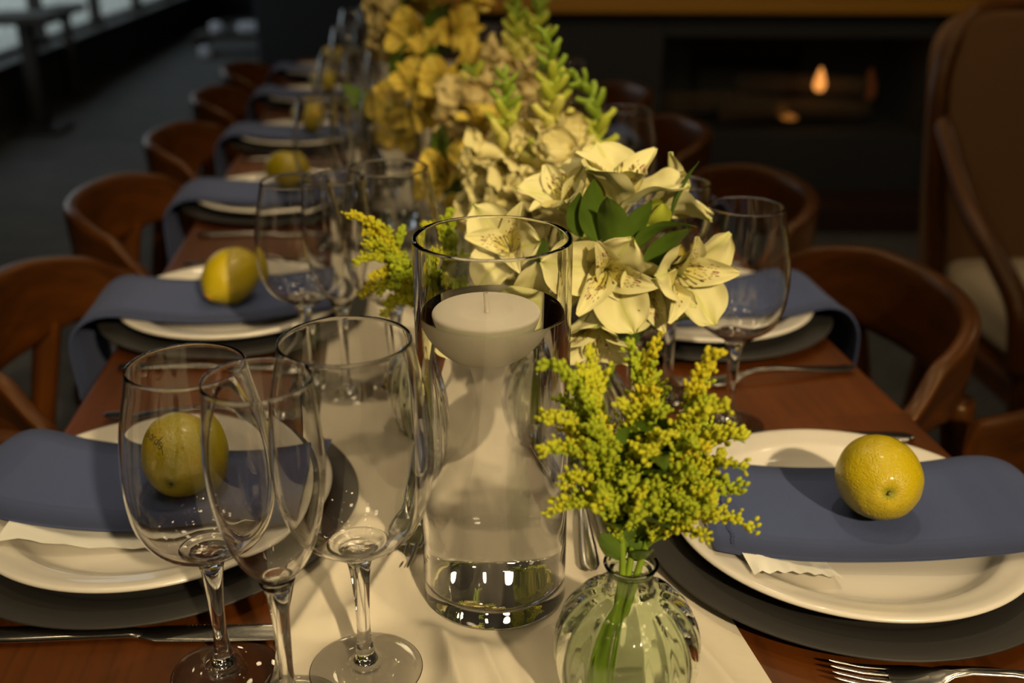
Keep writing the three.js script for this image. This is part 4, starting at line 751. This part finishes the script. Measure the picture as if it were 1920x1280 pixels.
// ------------------------------------------------------------------ wing armchair on the right
{
  const t = thing('armchair', 'large high-backed armchair with a glossy wood frame and a pale seat, at the right edge', 'armchair', [1.5, 0, -1.97], -0.06);
  const brown = std({ color: 0x74512f, roughness: 0.85, bumpMap: crinkle, bumpScale: 0.002 });
  const sh = new THREE.Shape(); const w = 0.33, h0 = 0.42, h1 = 1.005, r = 0.09;
  sh.moveTo(-w + 0.02, h0); sh.lineTo(-w, h1 - r); sh.quadraticCurveTo(-w, h1, -w + r, h1); sh.lineTo(w - r, h1); sh.quadraticCurveTo(w, h1, w, h1 - r); sh.lineTo(w - 0.02, h0); sh.closePath();
  const bk = new THREE.ExtrudeGeometry(sh, { depth: 0.07, bevelEnabled: true, bevelSize: 0.018, bevelThickness: 0.018, bevelSegments: 4, curveSegments: 10 }); bk.rotateX(-0.13); bk.translate(0, 0, -0.1);
  part('backrest', bk, brown, t);
  const fp = [V(-w - 0.005, 0.44, -0.045), V(-w - 0.02, 0.7, -0.1), V(-w - 0.018, 0.9, -0.142), V(-w + 0.03, 1.0, -0.165), V(-w + 0.1, 1.022, -0.17), V(0, 1.025, -0.17), V(w - 0.1, 1.022, -0.17), V(w - 0.03, 1.0, -0.165), V(w + 0.018, 0.9, -0.142), V(w + 0.02, 0.7, -0.1), V(w + 0.005, 0.44, -0.045)];
  part('back_frame', tube(fp, 0.021, 80, 12), M.chair, t);
  for (const s of [-1, 1]) {
    part('arm', taper([V(s * (w + 0.018), 0.8, -0.12), V(s * (w + 0.02), 0.66, 0.06), V(s * (w + 0.018), 0.59, 0.2), V(s * (w + 0.012), 0.52, 0.3), V(s * (w + 0.005), 0.4, 0.33)], 0.02, 0.024, 30, 12), M.chair, t);
    part('leg', taper([V(s * (w - 0.01), 0, 0.36), V(s * (w - 0.005), 0.42, 0.33)], 0.016, 0.024, 6, 12), M.chair, t);
    part('leg', taper([V(s * (w - 0.02), 0, -0.16), V(s * (w - 0.01), 0.46, -0.04)], 0.016, 0.024, 6, 12), M.chair, t);
  }
  part('seat_cushion', moved(box(0.63, 0.12, 0.48, 0.045, 5), 0, 0.44, 0.12), std({ color: 0xb9a88e, roughness: 0.9, bumpMap: crinkle, bumpScale: 0.002 }), t);
  part('seat_rail', moved(box(0.66, 0.06, 0.5, 0.01), 0, 0.35, 0.12), M.chair, t);
}

// ------------------------------------------------------------------ fireplace at the back right, with a lit mantel shelf
{
  const t = thing('fireplace', 'black fireplace with a glass-fronted fire and a yellow lit mantel shelf', 'fireplace', [1.75, 0, -4.3], -0.16);
  const H = 0.84, W2 = 1.55, ox0 = -0.62, ox1 = 0.5, oy0 = 0.34, oy1 = 0.74, D = 0.8;
  const cube = (x0, x1, y0, y1, z0, z1, m, n) => part(n, moved(box(x1 - x0, y1 - y0, z1 - z0, 0.006), (x0 + x1) / 2, (y0 + y1) / 2, (z0 + z1) / 2), m, t);
  cube(-W2, ox0, 0, H, -D, 0, M.black, 'pier'); cube(ox1, W2 + 1, 0, H, -D, 0, M.black, 'pier');
  cube(ox0, ox1, 0, oy0, -D, 0, M.black, 'hearth'); cube(ox0, ox1, oy1, H, -D, 0, M.black, 'lintel'); cube(ox0, ox1, oy0, oy1, -D, -D + 0.05, std({ color: 0x46443a, roughness: 0.95 }), 'fireback');
  cube(-W2 - 0.05, W2 + 1.05, H, H + 0.06, -D, 0.07, std({ color: 0xb07c20, roughness: 0.5 }), 'mantel_shelf');
  cube(-W2 + 0.2, W2 + 0.8, 0, 0.1, 0.01, 0.34, std({ color: 0x2b0f0a, roughness: 0.7 }), 'hearth_step');
  part('glass_door', moved(new THREE.BoxGeometry(ox1 - ox0 - 0.02, oy1 - oy0 - 0.02, 0.005), (ox0 + ox1) / 2, (oy0 + oy1) / 2, -0.02), M.pane, t);
  const bark = std({ color: 0x4a3a28, roughness: 0.95 });
  for (const [a, b, r] of [[V(-0.6, oy0 + 0.07, -0.3), V(0.1, oy0 + 0.075, -0.36), 0.06], [V(-0.35, oy0 + 0.06, -0.18), V(0.32, oy0 + 0.065, -0.25), 0.055], [V(-0.25, oy0 + 0.16, -0.34), V(0.3, oy0 + 0.17, -0.2), 0.05]]) part('log', taper([a, a.clone().lerp(b, 0.5).add(V(0, 0.008, 0)), b], r, r * 0.85, 10, 14), bark, t);
}
function flame(label, x, y, z, h, r, e, color) {
  const t = thing('flame', label, 'flame', [x, y, z]);
  part('flame_body', lathe(profile([[0, 0], [r * 0.7, h * 0.08], [r, h * 0.28], [r * 0.75, h * 0.55], [r * 0.55, h * 0.7], [r * 0.3, h * 0.88], [0, h]], 24), 20), new THREE.MeshStandardMaterial({ color: 0, emissive: new THREE.Color(...color), emissiveIntensity: e }), t);
  const p = new THREE.PointLight(new THREE.Color(...color), e * 0.004, 0, 2); p.position.set(0, h * 0.4, 0); p.name = 'flame_glow'; p.castShadow = true; t.add(p); p.shadow.radius = 1.5;
}
flame('orange flame burning in the fireplace at the back right', 1.845, 0.5, -4.42, 0.105, 0.026, 1.5, [1.0, 0.36, 0.08]);
flame('small red flame at the right of the fireplace', 2.11, 0.45, -4.5, 0.14, 0.03, 0.05, [0.9, 0.2, 0.03]);
flame('low ember flame at the left of the fire', 1.66, 0.41, -4.26, 0.028, 0.035, 0.3, [1.0, 0.35, 0.06]);

// ------------------------------------------------------------------ dark furniture by the window, far left
function sideTable(x, z, w, d, h, label) {
  const t = thing('side_table', label, 'table', [x, 0, z]);
  part('tabletop', moved(box(w, 0.05, d, 0.01), 0, h - 0.025, 0), M.darkWood, t);
  for (const sx of [-1, 1]) for (const sz of [-1, 1]) part('leg', moved(box(0.08, h - 0.05, 0.08, 0.01), sx * (w / 2 - 0.06), (h - 0.05) / 2, sz * (d / 2 - 0.06)), M.darkWood, t);
  return t;
}
function pedestalTable(x, z, w, d, h, post, label) {
  const t = thing('pedestal_table', label, 'table', [x, 0, z]);
  part('tabletop', moved(box(w, 0.05, d, 0.01), 0, h - 0.025, 0), M.darkWood, t);
  part('post', moved(box(post, h - 0.07, post, 0.01), 0, (h - 0.05) / 2 + 0.01, 0), M.darkWood, t);
  part('foot', moved(box(min(w, 0.3), 0.03, min(d, 0.3), 0.01), 0, 0.015, 0), M.darkWood, t);
}
pedestalTable(-2.14, -6.62, 0.4, 0.5, 0.69, 0.085, 'dark pedestal table in silhouette before the window, top left corner');
pedestalTable(-2.29, -7.95, 0.2, 0.4, 0.64, 0.06, 'small dark pedestal table in silhouette further along the window');
sideTable(-1.5, -10.6, 0.75, 0.4, 0.19, 'low dark bench with two pale cloths on it, at the far end of the floor');
for (const [x, y, z, k] of [[-1.66, 0.19, -10.55, 0], [-1.36, 0.19, -10.55, 1], [-1.74, 0, -10.25, 2]]) {
  const l = ['pale folded cloth at the left of the far low bench', 'pale folded cloth at the right of the far low bench', 'small pale cloth bundle on the floor before the far low bench'][k];
  const t = tag(mesh('folded_cloth', moved(new RoundedBoxGeometry([0.12, 0.2, 0.12][k], 0.1, 0.14, 3, 0.035), 0, 0.05, 0), M.paleCloth, scene), l, 'cloth', 'pale cloths at the far end of the floor'); t.position.set(x, y, z);
}

renderer.render(scene, camera);
